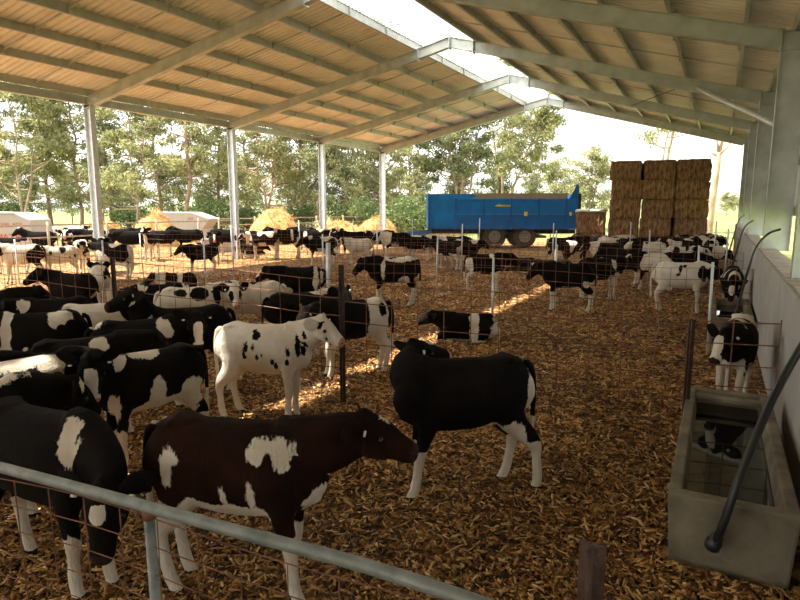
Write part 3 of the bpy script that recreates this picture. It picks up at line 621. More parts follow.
    ('black calf just left of the grey feed tub', -14.97, 11.1, 203.4, 1.1, 14, 0, -30, 0, 'r', -0.05, {}),
    ('black heifer in the far row above the grey feed tub', -23.58, 18.04, 52.6, 1.17, 5, 0, -30, 0, 'r', -0.15, {}),
    ('slim mottled calf in the farthest row beside the timber rails', -33.63, 19.95, 59.3, 1.17, 12, 0, -25, 0, 'r', 0.05, {}),
    ('dark calf resting its chin low beyond the third column', -11.02, 20.41, 206.3, 1.15, 5, 0, -30, 0, 'r', -0.08, {}),
    ('calf with white flank between the first two hay columns, low in view', -1.35, 15.9, 184.8, 1.0, -5, 0, -35, 0, 'r', -0.05, {}),
]

for i, c in enumerate(CALVES):
    make_calf(i, *c)

# ------------------------------------------------------------------ ground and floor
mb = MB(); mb.box(-17.3, .62, -18, 30.4, -.3, 0)
tag(mb.build('floor', M['floor']), kind='structure')
mb = MB(); mb.add([(-400,-200,-.06),(400,-200,-.06),(400,600,-.06),(-400,600,-.06)], [(0,1,2,3)])
tag(mb.build('floor_paddock', M['grass']), kind='structure')
M['verge'] = simple('lush_verge', (.24, .32, .04), .95, 0, .3, .6, .5, 8, col2=(.46, .48, .10))
mb = MB(); mb.box(1.3, 26, -20, 70, -.3, -.03)
tag(mb.build('floor_verge', M['verge']), kind='structure')
mb = MB(); mb.box(-34, -17.3, -20, 44, -.3, -.02); mb.box(-17.3, 1.2, 30.4, 36, -.3, -.02)
tag(mb.build('floor_yard', M['floor']), kind='structure')

def chips():
    rng = np.random.default_rng(5)
    n = 105000
    u = rng.random(n); d = 2.0 * (19.0 / 2.0) ** u
    th = np.radians(rng.uniform(-66, 9, n))
    x = d * np.sin(th); y = d * np.cos(th)
    ok = (x < .54) & (x > -16.8) & (y > .3) & ~((x > -.17) & (x < .56) & (y > 3.55) & (y < 6.1))
    x = x[ok]; y = y[ok]; d = d[ok]; n = len(x)
    L = rng.uniform(.018, .052, n) * (1 + (rng.random(n) < .12)) * (1 + d * .06); W = rng.uniform(.006, .016, n) * (1 + d * .07); Tt = rng.uniform(.002, .007, n)
    yaw = rng.uniform(0, 2*PI, n); pit = rng.normal(0, .30, n); rol = rng.normal(0, .5, n)
    ca, sa = np.cos(yaw), np.sin(yaw); cp, sp = np.cos(pit), np.sin(pit)
    ax = np.stack([ca*cp, sa*cp, sp], 1)
    sd = np.stack([-sa*np.cos(rol), ca*np.cos(rol), np.sin(rol)], 1)
    nn = np.cross(ax, sd)
    c = np.stack([x, y, rng.uniform(.004, .030, n)], 1)
    V = np.empty((n, 8, 3))
    k = 0
    for a, b, t in ((-1,-1,0),(1,-.6,0),(1,.7,0),(-1,1,0),(-1,-1,1),(1,-.6,1),(1,.7,1),(-1,1,1)):
        V[:, k] = c + ax*(a*L/2)[:, None] + sd*(b*W/2)[:, None] + nn*(t*Tt)[:, None]; k += 1
    F = np.array([(4,5,6,7),(0,1,5,4),(1,2,6,5),(2,3,7,6),(3,0,4,7)])
    F = (F[None] + (np.arange(n)*8)[:, None, None]).reshape(-1, 4)
    me = bpy.data.meshes.new('wood_chips')
    me.vertices.add(n*8); me.vertices.foreach_set('co', V.reshape(-1))
    me.loops.add(len(F)*4); me.loops.foreach_set('vertex_index', F.reshape(-1).astype(np.int32))
    me.polygons.add(len(F)); me.polygons.foreach_set('loop_start', np.arange(0, len(F)*4, 4, dtype=np.int32))
    me.update(calc_edges=True)
    me.materials.append(M['chip'])
    o = bpy.data.objects.new('wood_chips', me); COL.objects.link(o)
    tag(o, 'loose brown wood chip bedding spread over the barn floor', 'wood chips', kind='stuff')
chips()

# ------------------------------------------------------------------ building
XL, XA, XRt = -17.05, -7.85, .86
ZL, ZA, ZR = 5.0, 6.98, 4.58           # underside of the rafters
SL = (ZA - ZL) / (XA - XL); SR = (ZR - ZA) / (XRt - XA)
def rz(x): return ZL + (x - XL) * SL if x < XA else ZA + (x - XA) * SR
FR = [-17.0, -11.0, -5.0, 1.2, 7.25, 12.2, 18.2, 24.25, 30.15]
bd = empty('trim_1', (0, 0, 0)); tag(bd, kind='structure')      # steel portal frames
RD, RW = .31, .17
for Y in FR:
    mb = MB(); h = RD / 2
    mb.ibeam((XL - .18, Y, ZL + h - .18*SL), (XA, Y, ZA + h), RW, RD); mb.build('rafter_left', M['galv'], bd)
    mb = MB(); mb.ibeam((XA, Y, ZA + h), (XRt - .17, Y, rz(XRt - .17) + h), RW, RD); mb.build('rafter_right', M['galv'], bd)
    mb = MB(); mb.box(XA - .012, XA + .012, Y - .11, Y + .11, ZA - .06, ZA + RD + .06)
    for xx, ss in ((-8.95, SL), (-7.05, SR)):
        mb.bar((xx, Y, rz(xx) - .05), (xx, Y, rz(xx) + RD + .03), .015, .2, (0, 1, 0))
    mb.build('ridge_plate', M['galv'], bd)
    mb = MB(); mb.ibeam((XL, Y, -.05), (XL, Y, ZL + .1), RW, .29, (1, 0, 0)); mb.build('column_left', M['galv_bright'], bd)
    mb = MB(); mb.ibeam((XRt + .02, Y, 1.30), (XRt + .02, Y, ZR + .33), RW + .02, .40, (1, 0, 0))
    mb.box(XRt - .17, XRt + .21, Y - .09, Y + .09, ZR + .02, ZR + .035); mb.box(XRt - .17, XRt + .21, Y - .09, Y + .09, ZR + .31, ZR + .33)
    mb.build('column_right', M['galv'], bd)
Y0, Y1 = -17.4, 30.45
# purlins (C sections running along the barn)
PXL = [-16.95, -15.45, -14.15, -12.88, -11.6, -10.32, -9.02]
PXR = [-7.02, -5.85, -4.65, -3.45, -2.27, -1.08, .12, .86]
def purlin(x, s, name):
    z = rz(x) + RD; t = math.atan(s)
    mb = MB()
    poly = [(-.0,0),(.065,0),(.065,.018),(.060,.018),(.060,.005),(.005,.005),(.005,.195),(.060,.195),(.060,.18),(.065,.18),(.065,.20),(0,.20)]
    if s > 0: poly = [(-a, b) for a, b in poly][::-1]
    poly = [(a*math.cos(t) , b) for a, b in poly]
    mb.prism(poly, (x, Y0, z), (x, Y1, z))
    mb.build(name, M['purlin'], bd)
for x in PXL: purlin(x, SL, 'purlin')
for x in PXR: purlin(x, SR, 'purlin')
# bridging bars between purlins
mb = MB()
for a, b in zip(FR[:-1], FR[1:]):
    for k in (1, 2):
        Y = a + (b - a) * k / 3
        for PX in (PXL, PXR):
            for p, q in zip(PX[:-1], PX[1:]):
                mb.bar((p, Y, rz(p) + RD + .11), (q, Y, rz(q) + RD + .11), .03, .03)
                mb.box(q - .045, q + .045, Y - .03, Y + .03, rz(q) + RD + .02, rz(q) + RD + .18)
mb.build('bridging', M['purlin'], bd)
# eave beam / gutter on the open side
mb = MB(); mb.box(XL - .28, XL - .12, Y0, Y1, ZL + .12, ZL + .34); mb.build('eave_beam', M['galv'], bd)
mb = MB(); mb.bar((-.75, 18.1, rz(-.75) + .05), (.95, 12.5, 3.35), .09, .09)
mb.tube([(-.75, 18.1, rz(-.75) + .1), (.90, 12.45, 3.35)], .057, 12); mb.v = mb.v[8:]; mb.f = [tuple(i - 8 for i in f) for f in mb.f[6:]]; mb.m = mb.m[6:]
mb.build('fly_brace', M['galv_bright'], bd, True)
mb = MB(); mb.tube([(-3.2, 24.2, rz(-3.2) + .02), (-.9, 18.3, rz(-.9) + .25)], .012, 6); mb.build('tie_rod', M['chassis'], bd)

def sheet(xa, xb, name, mat, zoff=.20, pitch=.19, hh=.042, y0=Y0, y1=Y1):
    n = int(round((y1 - y0) / pitch)) + 1; pitch = (y1 - y0) / n; V = []; F = []
    prof = []
    for i in range(n):
        y = y0 + i * pitch
        prof += [(y, 0), (y + pitch*.62, 0), (y + pitch*.70, hh), (y + pitch*.92, hh)]
    prof.append((y0 + n*pitch, 0))
    zs = [rz(xa) + RD + zoff, rz(xb) + RD + zoff]
    for k, (y, h) in enumerate(prof):
        V += [(xa, y, zs[0] + h), (xb, y, zs[1] + h)]
        if k: F.append((2*k-2, 2*k-1, 2*k+1, 2*k))
    me = bpy.data.meshes.new(name); me.from_pydata(V, [], F); me.materials.append(mat)
    o = bpy.data.objects.new(name, me); COL.objects.link(o)
    sol = o.modifiers.new('thick', 'SOLIDIFY'); sol.thickness = .003
    return tag(o, kind='structure')
sheet(XL - .30, -8.98, 'ceiling_left', M['roof'])
sheet(-7.05, XRt + .32, 'ceiling_right', M['roof'])
SKY = sheet(-9.05, -7.86, 'ceiling_skylight_left', M['skylight'], .24)
sheet(-7.52, -6.95, 'ceiling_skylight_right', M['skylight'], .24)
# dead leaves lying on the clear sheets
mb = MB(); rnd = random.Random(4)
for k in range(420):
    x = rnd.uniform(-8.98, -8.72) if k % 3 else rnd.uniform(-8.9, -7.95); y = rnd.choice((14.3, 15.6, 16.4, 20.5, 21.5, 22.7, 26, 27.5, 28.6)) + rnd.gauss(0, .5)
    z = rz(x) + RD + .275; a = rnd.uniform(0, PI); L = rnd.uniform(.04, .11); W = L*.3
    mb.add([(x+L*math.cos(a), y+L*math.sin(a), z), (x-W*math.sin(a), y+W*math.cos(a), z+.01), (x-L*math.cos(a), y-L*math.sin(a), z), (x+W*math.sin(a), y-W*math.cos(a), z+.015)], [(0,1,2,3)])
tag(mb.build('leaf_litter', M['litter']), 'dead leaves caught on the translucent ridge sheets', 'leaves', kind='stuff')

# barge boards closing the gable ends
for Y in (Y0 - .03, Y1):
    mb = MB(); mb.bar((XL - .3, Y, rz(XL - .3) + .33), (XA, Y, ZA + .33), .03, .40); mb.build('barge_board', M['galv'], bd)
    mb = MB(); mb.bar((XA, Y, ZA + .33), (XRt + .32, Y, rz(XRt + .32) + .33), .03, .40); mb.build('barge_board', M['galv'], bd)
# right wall: precast panels, girts, upper sheeting
wr = MB()
for a, b in zip(FR[:-1], FR[1:]):
    wr.box(.60, .86, a + .004, b - .004, -.2, 1.32)
w = wr.build('wall_right', M['concrete'], None, bevel=.012); tag(w, kind='structure')
mb = MB(); mb.box(.635, .90, Y0, 30.2, 1.315, 1.335); tag(mb.build('trim_2', M['dirt_cap']), kind='structure')
def vsheet(x, z0, z1, name, mat, y0, y1, pitch=.19, hh=.028):
    n = int((y1 - y0) / pitch); V = []; F = []; prof = []
    for i in range(n):
        y = y0 + i * pitch
        prof += [(y, 0), (y + pitch*.62, 0), (y + pitch*.70, hh), (y + pitch*.92, hh)]
    prof.append((y0 + n*pitch, 0))
    for k, (y, h) in enumerate(prof):
        V += [(x + h, y, z0), (x + h, y, z1)]
        if k: F.append((2*k-2, 2*k-1, 2*k+1, 2*k))
    me = bpy.data.meshes.new(name); me.from_pydata(V, [], F); me.materials.append(mat)
    o = bpy.data.objects.new(name, me); COL.objects.link(o)
    o.modifiers.new('thick', 'SOLIDIFY').thickness = .003
    return tag(o, kind='structure')
vsheet(1.16, 1.92, ZR + .42, 'wall_right_sheeting', M['cladding'], Y0, 30.2)
mb = MB()
for z in (1.98, 2.85, 3.85, 4.7):
    mb.box(1.10, 1.155, Y0, 30.2, z - .08, z + .08)
tag(mb.build('trim_3', M['purlin']), kind='structure')

# ------------------------------------------------------------------ fences
def wire_mesh(A, B, zb, zt, dx, dzs, r, seed, sag=0.0, name='wire_mesh', parent=None, mat=None, over=0):
    """one welded mesh panel between two points: vertical and horizontal wires"""
    rnd = random.Random(seed); A = Vector((*A, 0)); B = Vector((*B, 0)); L = (B - A).length; d = (B - A) / L
    nrm = Vector((-d.y, d.x, 0)); mb = MB(); n = max(2, int(L / dx))
    ph = [rnd.uniform(0, 6) for _ in range(6)]
    def P(s, z):
        w = .022 * math.sin(s*1.7 + ph[0]) * (z/zt) + .012 * math.sin(s*4.1 + ph[1])
        dz_ = -.02*math.sin(s*1.1 + ph[2]) - .012*math.sin(s*2.9 + ph[3]) - sag * math.sin(PI * s / L)
        return A + d*s + nrm*w + Vector((0, 0, z + dz_))
    for i in range(n + 1):
        s = L * i / n
        top = zt + (rnd.uniform(0, .04) if over else 0)
        mb.tube([P(s, zb), P(s, (zb+zt)/2), P(s, top)], r, 4, caps=False)
    k = int(round((zt - zb) / dzs))
    for j in range(k + 1):
        z = zb + (zt - zb) * j / k
        mb.tube([P(L * i / (n), z) + nrm * r * 2 for i in range(n + 1)], r, 4, caps=False)
    return mb.build(name, mat or M['wire'], parent)

def star_picket(x, y, h, mat, parent, s=.05, rz_=0.0, name='picket'):
    mb = MB(); t = .012
    for k in range(3):
        a = rz_ + 2*PI*k/3
        p, q = Vector((x, y, -.1)), Vector((x, y, h))
        c = Vector((math.cos(a), math.sin(a), 0)) * s * .5
        mb.bar(p + c, q + c, t, s, (c.normalized()[0], c.normalized()[1], 0))
    return mb.build(name, mat, parent, bevel=.003)
def tube_post(x, y, h, parent, r=.024, lean=0.0, mat=None):
    mb = MB(); mb.tube([(x, y, -.1), (x + lean, y, h)], r, 12)
    return mb.build('post', mat or M['galv_bright'], parent, True)

# camera-side gate with a galvanised top rail
g = empty('mesh_gate', (-2.2, 1.2, 0)); tag(g, 'galvanised pipe rail with rusty mesh below, across the lower left corner', 'gate')
def loc(p): return (p[0] + 2.2, p[1] - 1.2, p[2])
mb = MB(); mb.tube([loc(p) for p in spline([(-4.6, 1.00, 1.085), (-3.2, 1.09, 1.095), (-2.25, 1.165, 1.10), (-1.2, 1.235, 1.10), (-.75, 1.265, 1.10), (-.35, 1.27, 1.09), (.1, 1.25, 1.08)], 6)], .0195, 16)
mb.build('top_rail', M['rail'], g, True)
mb = MB(); mb.tube([loc((-1.565, 1.235, -.1)), loc((-1.565, 1.222, 1.085))], .0175, 14); mb.build('post', M['rail'], g, True)
mb = MB(); mb.tube([loc((-1.565, 1.226, 1.055)), loc((-1.565, 1.222, 1.09))], .023, 14); mb.build('weld_collar', M['wire'], g, True)
o = wire_mesh(loc((-4.5, 1.01, 0))[:2], loc((-.2, 1.30, 0))[:2], .04, 1.04, .165, .10, .0026, 3, parent=g)
g2 = empty('star_picket', (-.225, 1.452, 0)); tag(g2, 'short rusty brown star picket standing near the lower middle of the view', 'post')
star_picket(0, 0, 1.215, M['picket_near'], g2, .036, .5)

# first rusty mesh fence (about 1.4 m high, drooping to the wall)
F1 = empty('mesh_fence', (-3.3, 5.1, 0)); tag(F1, 'rusty mesh fence on dark pickets crossing the whole barn behind the spotted calf', 'fence')
pk = [(-12.8,5.0,1.45),(-9.7,5.0,1.42),(-6.78,5.02,1.42),(-3.36,5.08,1.47),(-.15,5.52,1.12)]
for x, y, h in pk: star_picket(x+3.3, y-5.1, h, M['picket'], F1, .032)
P = [(p[0]+3.3, p[1]-5.1) for p in pk]
wire_mesh(P[0], P[1], .05, 1.38, .26, .20, .0042, 11, parent=F1)
wire_mesh(P[1], P[2], .05, 1.38, .26, .20, .0042, 12, parent=F1)
wire_mesh(P[2], P[3], .05, 1.34, .26, .19, .0046, 13, parent=F1)
wire_mesh(P[3], P[4], .05, 1.28, .26, .20, .0046, 14, .03, parent=F1)
wire_mesh((P[4][0]-.02, P[4][1]), (3.3+.50, 5.62-5.1), .55, 1.10, .27, .19, .0050, 15, 0, parent=F1, over=1)

def pen_fence(y, xs, h, label, seed, dx=.2, dzz=.15, hm=1.15, thick=(), xe=.45, r=.0033):
    F = empty('mesh_fence', (-4, y, 0)); tag(F, label, 'fence')
    for i, x in enumerate(xs):
        tube_post(x + 4, 0, h + ((i*37) % 7 - 3) * .03, F, .042 if i in thick else .019, ((i*53) % 5 - 2) * .012)
    a = [xs[0]] + list(xs[1:-1]) + [xe]
    for i, (p, q) in enumerate(zip(a[:-1], a[1:])):
        wire_mesh((p + 4, 0), (q + 4, 0), .08, hm, dx, dzz, r, seed + i, parent=F)
pen_fence(9.3, [-16.4,-12.9,-9.6,-6.46,-3.2,-.02], 1.30, 'wire mesh fence on galvanised posts, second line from the camera', 21, .2, .17, 1.22, (3,))
pen_fence(13.2, [-16.4,-12.5,-9.3,-5.98,-3.1,-.3], 1.30, 'wire mesh pen fence passing behind the second trough', 31, .2, .17, 1.2)
pen_fence(17.3, [-16.4,-13.2,-10.0,-7.0,-4.1,-1.6,.2], 1.45, 'wire mesh pen fence crossing the barn middle', 41, .25, .2, 1.25, r=.004)
pen_fence(21.5, [-16.4,-13.6,-10.8,-8.0,-5.2,-2.6,-.1], 1.55, 'far wire mesh pen fence before the hay stack', 51, .25, .2, 1.3, r=.004)

# yard rails beyond the open side
def rail_fence(A, B, n, h, label, rails=3, mat='timber'):
    F = empty('rail_fence', (A[0], A[1], 0)); tag(F, label, 'fence')
    d = Vector((B[0]-A[0], B[1]-A[1], 0))
    for i in range(n + 1):
        p = d * (i / n); mb = MB(); mb.tube([(p.x, p.y, -.1), (p.x, p.y, h)], .05, 8); mb.build('post', M[mat], F, True)
    for k in range(rails):
        z = h * (k + 1) / (rails + .3)
        mb = MB(); mb.bar((0, 0, z), (d.x, d.y, z), .03, .055); mb.build('rail', M[mat], F)
rail_fence((-22.5, 9), (-22.5, 24), 6, 1.5, 'timber rail fence outside the open left side')
rail_fence((-24.6, 25), (-22.2, 37), 5, 1.5, 'timber rail fence continuing past the straw heaps', 4)
rail_fence((-22.2, 37), (-9.5, 38.5), 4, 1.3, 'rail fence behind the last left column', 3)

# ------------------------------------------------------------------ troughs and hoses
def trough(x0, x1, y0, y1, h, label, w=.075, end=.09):
    T = empty('water_trough', ((x0+x1)/2, (y0+y1)/2, 0)); tag(T, label, 'trough')
    hx, hy = (x1-x0)/2, (y1-y0)/2; ti, to = 0.0, .0
    # tapered concrete shell: outer box, inner box with sloping sides
    t2 = .035
    o = [(-hx+t2*0,-hy,0),(hx,-hy,0),(hx,hy,0),(-hx,hy,0)]
    V = [(-hx+.03,-hy+.01,-.03),(hx-.03,-hy+.01,-.03),(hx-.03,hy-.01,-.03),(-hx+.03,hy-.01,-.03),
         (-hx,-hy,h),(hx,-hy,h),(hx,hy,h),(-hx,hy,h),
         (-hx+w,-hy+end,h),(hx-w,-hy+end,h),(hx-w,hy-end,h),(-hx+w,hy-end,h),
         (-hx+w+.05,-hy+end+.04,.10),(hx-w-.05,-hy+end+.04,.10),(hx-w-.05,hy-end-.04,.10),(-hx+w+.05,hy-end-.04,.10)]
    F = [(3,2,1,0),(0,1,5,4),(1,2,6,5),(2,3,7,6),(3,0,4,7),(4,5,9,8),(5,6,10,9),(6,7,11,10),(7,4,8,11),(8,9,13,12),(9,10,14,13),(10,11,15,14),(11,8,12,15),(12,13,14,15)]
    mb = MB(); mb.add(V, F); b = mb.build('basin', M['trough'], T, bevel=.014)
    k = .72; zz = h * k; a = w + .05 * (h - zz) / (h - .10)
    e2 = end + .04 * (h - zz) / (h - .10)
    mb = MB(); mb.add([(-hx+a,-hy+e2,zz),(hx-a,-hy+e2,zz),(hx-a,hy-e2,zz),(-hx+a,hy-e2,zz)], [(0,1,2,3)])
    mb.build('water', M['water'], T)
    return T
T1 = trough(-.155, .50, 3.60, 5.98, .425, 'long concrete water trough in the right foreground, filled with dark water')
mb = MB(); mb.bar((-.245, .96, .40), (.245, .96, .40), .11, .03, (0, 0, 1)); mb.build('float_cover', M['trough'], T1)
trough(-.03, .56, 10.0, 12.3, .42, 'second concrete water trough, where the cream calf drinks')
def hose(pts, label, r=.022, nozzle=True):
    o = MB(); o.tube(spline(pts, 8), r, 12)
    h = o.build('water_hose', M['hose'], None, True); tag(h, label, 'hose')
    if nozzle:
        mb = MB(); a = Vector(pts[0]); b = Vector(pts[1]); d = (b - a).normalized()
        mb.tube([a - d*.02, a + d*.025, a + d*.03, a + d*.075], [r*1.9, r*1.9, r*1.45, r*1.35], 12); mb.build('coupling', M['hose'], h, True)
hose([(.095, 3.53, .205), (.13, 3.46, .36), (.20, 3.52, .66), (.33, 3.80, 1.00), (.50, 4.25, 1.25), (.66, 4.75, 1.40), (.80, 5.2, 1.38)], 'thick black hose arching from the near trough up over the wall', .022)
hose([(.20, 9.97, .28), (.30, 9.85, .55), (.40, 10.1, 1.05), (.50, 10.6, 1.38), (.60, 10.9, 1.55), (.70, 10.9, 1.66), (.80, 10.6, 1.72)], 'black hose from the second trough up to the second right column', .018)
hose([(.25, 14.9, .5), (.35, 15.2, .95), (.46, 15.8, 1.42), (.56, 16.4, 1.62), (.70, 16.8, 1.72)], 'black hose rising over the wall behind the second trough hose', .022)
hose([(.25, 19.9, .5), (.35, 20.4, .95), (.46, 21.2, 1.42), (.56, 22.2, 1.68), (.70, 22.9, 1.78)], 'farthest and smallest black hose over the concrete wall', .022)
FWD = math.radians(27.86)           # the trailer and the hay stack both stand square to this bearing

# ------------------------------------------------------------------ hay stack
def rbox(mb, sx, sy, sz, seed, nx=7, ny=5, nz=5, jit=.012):
    """a bale: subdivided rough box with softly rounded edges"""
    rnd = random.Random(seed); idx = {}; vs = []; fs = []
    def g(i, j, k):
        if (i, j, k) not in idx:
            x, y, z = i/nx*2-1, j/ny*2-1, k/nz*2-1
            e = sum(1 for a in (x, y, z) if abs(a) > .99)
            sh = .985 if e == 2 else (.97 if e == 3 else 1)
            bul = 1 + .02*(1-x*x)*(1-z*z)
            idx[(i, j, k)] = len(vs)
            vs.append((x*sx/2*sh + rnd.gauss(0, jit), y*sy/2*sh*bul + rnd.gauss(0, jit), z*sz/2*sh + rnd.gauss(0, jit*.7)))
        return idx[(i, j, k)]
    for i in range(nx):
        for j in range(ny):
            fs.append((g(i,j,0), g(i,j+1,0), g(i+1,j+1,0), g(i+1,j,0))); fs.append((g(i,j,nz), g(i+1,j,nz), g(i+1,j+1,nz), g(i,j+1,nz)))
    for i in range(nx):
        for k in range(nz):
            fs.append((g(i,0,k), g(i+1,0,k), g(i+1,0,k+1), g(i,0,k+1))); fs.append((g(i,ny,k), g(i,ny,k+1), g(i+1,ny,k+1), g(i+1,ny,k)))
    for j in range(ny):
        for k in range(nz):
            fs.append((g(0,j,k), g(0,j,k+1), g(0,j+1,k+1), g(0,j+1,k))); fs.append((g(nx,j,k), g(nx,j+1,k), g(nx,j+1,k+1), g(nx,j,k+1)))
    mb.add(vs, fs)
def bale(p, rot, label, seed, sx=1.22, sy=2.2, sz=.78):
    mb = MB(); rbox(mb, sx, sy, sz, seed)
    o = mb.build('hay_bale', M['bale'], loc=p); o.rotation_euler = (0, 0, rot); tag(o, label, 'hay bale', 'large square hay bales')
    st = MB()
    for k in range(7):
        x = -sx/2 + sx*(k+.5)/7
        st.box(x-.006, x+.006, -sy/2*1.02-.02, sy/2*1.02+.02, -sz/2-.004, sz/2+.008)
    st.build('twine', M['timber'], o)
    return o
STK = math.radians(7)
ca, sa = math.cos(STK), math.sin(STK)
hx0, hy0 = -4.20, 26.75
names = ['left', 'middle', 'right']; lev = ['bottom', 'second', 'third', 'fourth', 'top']
off = [[.03, .01, .02, .03, .0], [-.02, .0, .03, .0, .0], [.0, .0, .03, -.02, .0]]
for c in range(3):
    for l in range(5):
        u = (c + .5) * 1.265 + off[c][l]; w = 1.15 + (.06 if (c + l) % 2 else 0)
        p = (hx0 + ca*u - sa*w, hy0 + sa*u + ca*w, .79*l + .40)
        bale(p, STK + (-.03 + .02*((c*3+l) % 4)), '%s hay bale in the %s column of the tall stack' % (lev[l], names[c]) , c*10 + l)
for l in range(5):
    u = 3 * 1.29 - .42; w = 3.45
    bale((hx0 + ca*u - sa*w, hy0 + sa*u + ca*w, .79*l + .38), STK, 'hay bale %s in the rear column peeping out right of the stack' % ['lowest', 'second up', 'third up', 'fourth up', 'highest'][l], 70 + l, sz=.76)
bale((-5.08, 27.95, .46), STK, 'lower of the two hay bales between the trailer and the tall stack', 90, 1.22, 1.6, .90)
bale((-5.10, 27.95, 1.37), STK + .02, 'upper of the two hay bales between trailer and tall stack, under a white sheet', 91, 1.22, 1.6, .88)
mb = MB(); rbox(mb, 1.3, 1.7, .10, 5, 8, 6, 2, .02); o = mb.build('cover_sheet', M['tarp'], loc=(-5.08, 27.95, 1.885), smooth=True); o.rotation_euler = (0, 0, STK)
tag(o, 'crumpled white sheet laid over the pair of hay bales', 'cover')

# ------------------------------------------------------------------ blue trailer
tr = empty('silage_trailer', (-12.86, 27.32, 0), FWD); tag(tr, 'long blue high-sided farm trailer with dusty wheels parked at the barn end', 'trailer')
L, D = 7.45, 2.3; zb, zt = 1.0, 2.42
mb = MB(); mb.box(0, L, 0, .05, zb, zt); mb.box(0, L, D-.05, D, zb, zt); mb.box(0, .05, 0, D, zb, zt+.3); mb.box(0, L, 0, D, zb-.04, zb+.03)
mb.box(.0, 2.2, -.01, .05, zt, zt+.27); mb.box(.0, 2.2, D-.05, D, zt, zt+.27)
mb.add([(2.2,-.01,zt),(2.75,-.01,zt),(2.2,-.01,zt+.27),(2.2,.05,zt),(2.75,.05,zt),(2.2,.05,zt+.27)], [(0,1,2),(5,4,3),(1,4,5,2),(0,3,4,1)])
mb.build('body', M['blue'], tr)
mb = MB()
for k in range(5): mb.box(1.35 if k < 4 else 0, L-.1, -.03, 0, 1.72 + k*.16, 1.74 + k*.16)
mb.box(1.35, L, -.05, 0, 1.66, 1.69); mb.box(1.35, L, -.06, 0, zt-.04, zt+.04)
mb.build('side_swage', M['blue'], tr)
for x in (0.03, 1.35, 2.75, 4.12, 5.5, 6.85, 7.4):
    mb = MB(); mb.box(x-.035, x+.035, -.09, .0, zb-.06, zt+.05); mb.add([(x-.035,-.22,zb-.06),(x+.035,-.22,zb-.06),(x+.035,-.08,zb+.5),(x-.035,-.08,zb+.5),(x-.035,0,zb-.06),(x+.035,0,zb-.06)], [(0,1,2,3),(0,4,5,1)]); mb.build('side_rib', M['blue_dark'], tr)
mb = MB()
mb.add([(1.35,-.12,zb-.05),(L,-.12,zb-.05),(L,-.03,zb+.66),(1.35,-.03,zb+.66)], [(0,1,2,3)]); mb.build('lower_skirt', M['blue_dark'], tr)
mb = MB(); mb.box(1.4, L-.1, -.045, -.03, 1.655, 1.70); mb.build('stripe', M['board'], tr)
mb = MB(); mb.add([(2.1,-.03,zt+.04),(6.9,-.03,zt+.04),(6.9,-.06,zt+.30),(2.75,-.06,zt+.30)], [(0,1,2,3)]); mb.box(2.1, 6.9, 0, .04, zt, zt+.28); mb.build('extension_board', M['board'], tr)
mb = MB(); mb.add([(6.95,-.04,zt),(7.45,-.04,zt),(7.45,-.04,zt+.62),(7.3,-.04,zt+.62)], [(0,1,2,3)]); mb.box(7.38, 7.45, 0, D, zb, zt+.25)
mb.box(7.3, 7.42, -.06, .03, zt+.0, zt+.72); mb.build('tailgate', M['blue_dark'], tr)
mb = MB(); mb.box(7.50, 7.62, .1, .35, 1.9, 2.7); mb.box(7.50, 7.58, .0, .5, 1.2, 1.35); mb.build('tail_gear', M['chassis'], tr)
mb = MB(); mb.box(.2, L, .35, .55, .72, zb-.04); mb.box(.2, L, D-.55, D-.35, .72, zb-.04); mb.box(3.0, 6.0, .3, D-.3, .5, .62); mb.build('chassis', M['chassis'], tr)
mb = MB(); mb.bar((-1.5, D/2, .62), (.4, .5, .82), .12, .16); mb.bar((-1.5, D/2, .62), (.4, D-.5, .82), .12, .16); mb.build('drawbar', M['blue_dark'], tr)
mb = MB(); mb.box(3.62, 3.95, -.02, -.025-.02, 2.06, 2.16); mb.add([(3.3,-.045,2.08),(4.15,-.045,2.06),(4.1,-.045,2.14),(3.45,-.045,2.17)], [(0,1,2,3)]); mb.build('yellow_decal', M['yellow'], tr)
mb = MB(); mb.box(4.75, 4.92, -.13, -.11, 1.60, 1.82); mb.box(7.0, 7.12, -.12, -.10, 1.62, 1.80); mb.build('reflector', M['yellow'], tr)
for x in (3.35, 4.86):
    for y in (.06, D-.38):
        mb = MB()
        prof = [(.0,.30),(.02,.50),(.07,.57),(.16,.585),(.25,.57),(.30,.50),(.32,.30)]
        n = 32; vs = []; fs = []
        for j in range(n):
            a = 2*PI*j/n
            for (w_, r_) in prof: vs.append((x + r_*math.cos(a), y + w_, .585 + r_*math.sin(a)))
        m_ = len(prof)
        for j in range(n):
            for k in range(m_ - 1):
                fs.append((j*m_+k, ((j+1)%n)*m_+k, ((j+1)%n)*m_+k+1, j*m_+k+1))
        mb.add(vs, fs)
        for j in range(n):            # tread lugs
            a = 2*PI*j/n; c, s_ = math.cos(a), math.sin(a)
            mb.bar((x + .585*c, y + .04, .585 + .585*s_), (x + .59*c, y + .28, .585 + .59*s_), .03, .05, (c, 0, s_))
        wh = mb.build('tyre', M['tyre'], tr, False)
        mb = MB(); mb.tube([(x, y+.06, .585), (x, y+.09, .585), (x, y+.26, .585)], [.30, .315, .30], 28); mb.tube([(x, y+.0, .585), (x, y+.08, .585)], [.10, .13], 18)
        for j in range(8):
            a = 2*PI*j/8; mb.tube([(x + .18*math.cos(a), y+.035, .585 + .18*math.sin(a)), (x + .18*math.cos(a), y+.07, .585 + .18*math.sin(a))], .018, 8)
        mb.build('rim', M['rim'], tr)
mb = MB()
for x in (3.35, 4.86):
    pts = [(x + .70*math.cos(R(a)), 0, .60 + .62*math.sin(R(a))) for a in range(10, 171, 16)]
    for p, q in zip(pts[:-1], pts[1:]): mb.bar((p[0], .19, p[2]), (q[0], .19, q[2]), .42, .02)
mb.build('mudguard', M['chassis'], tr)

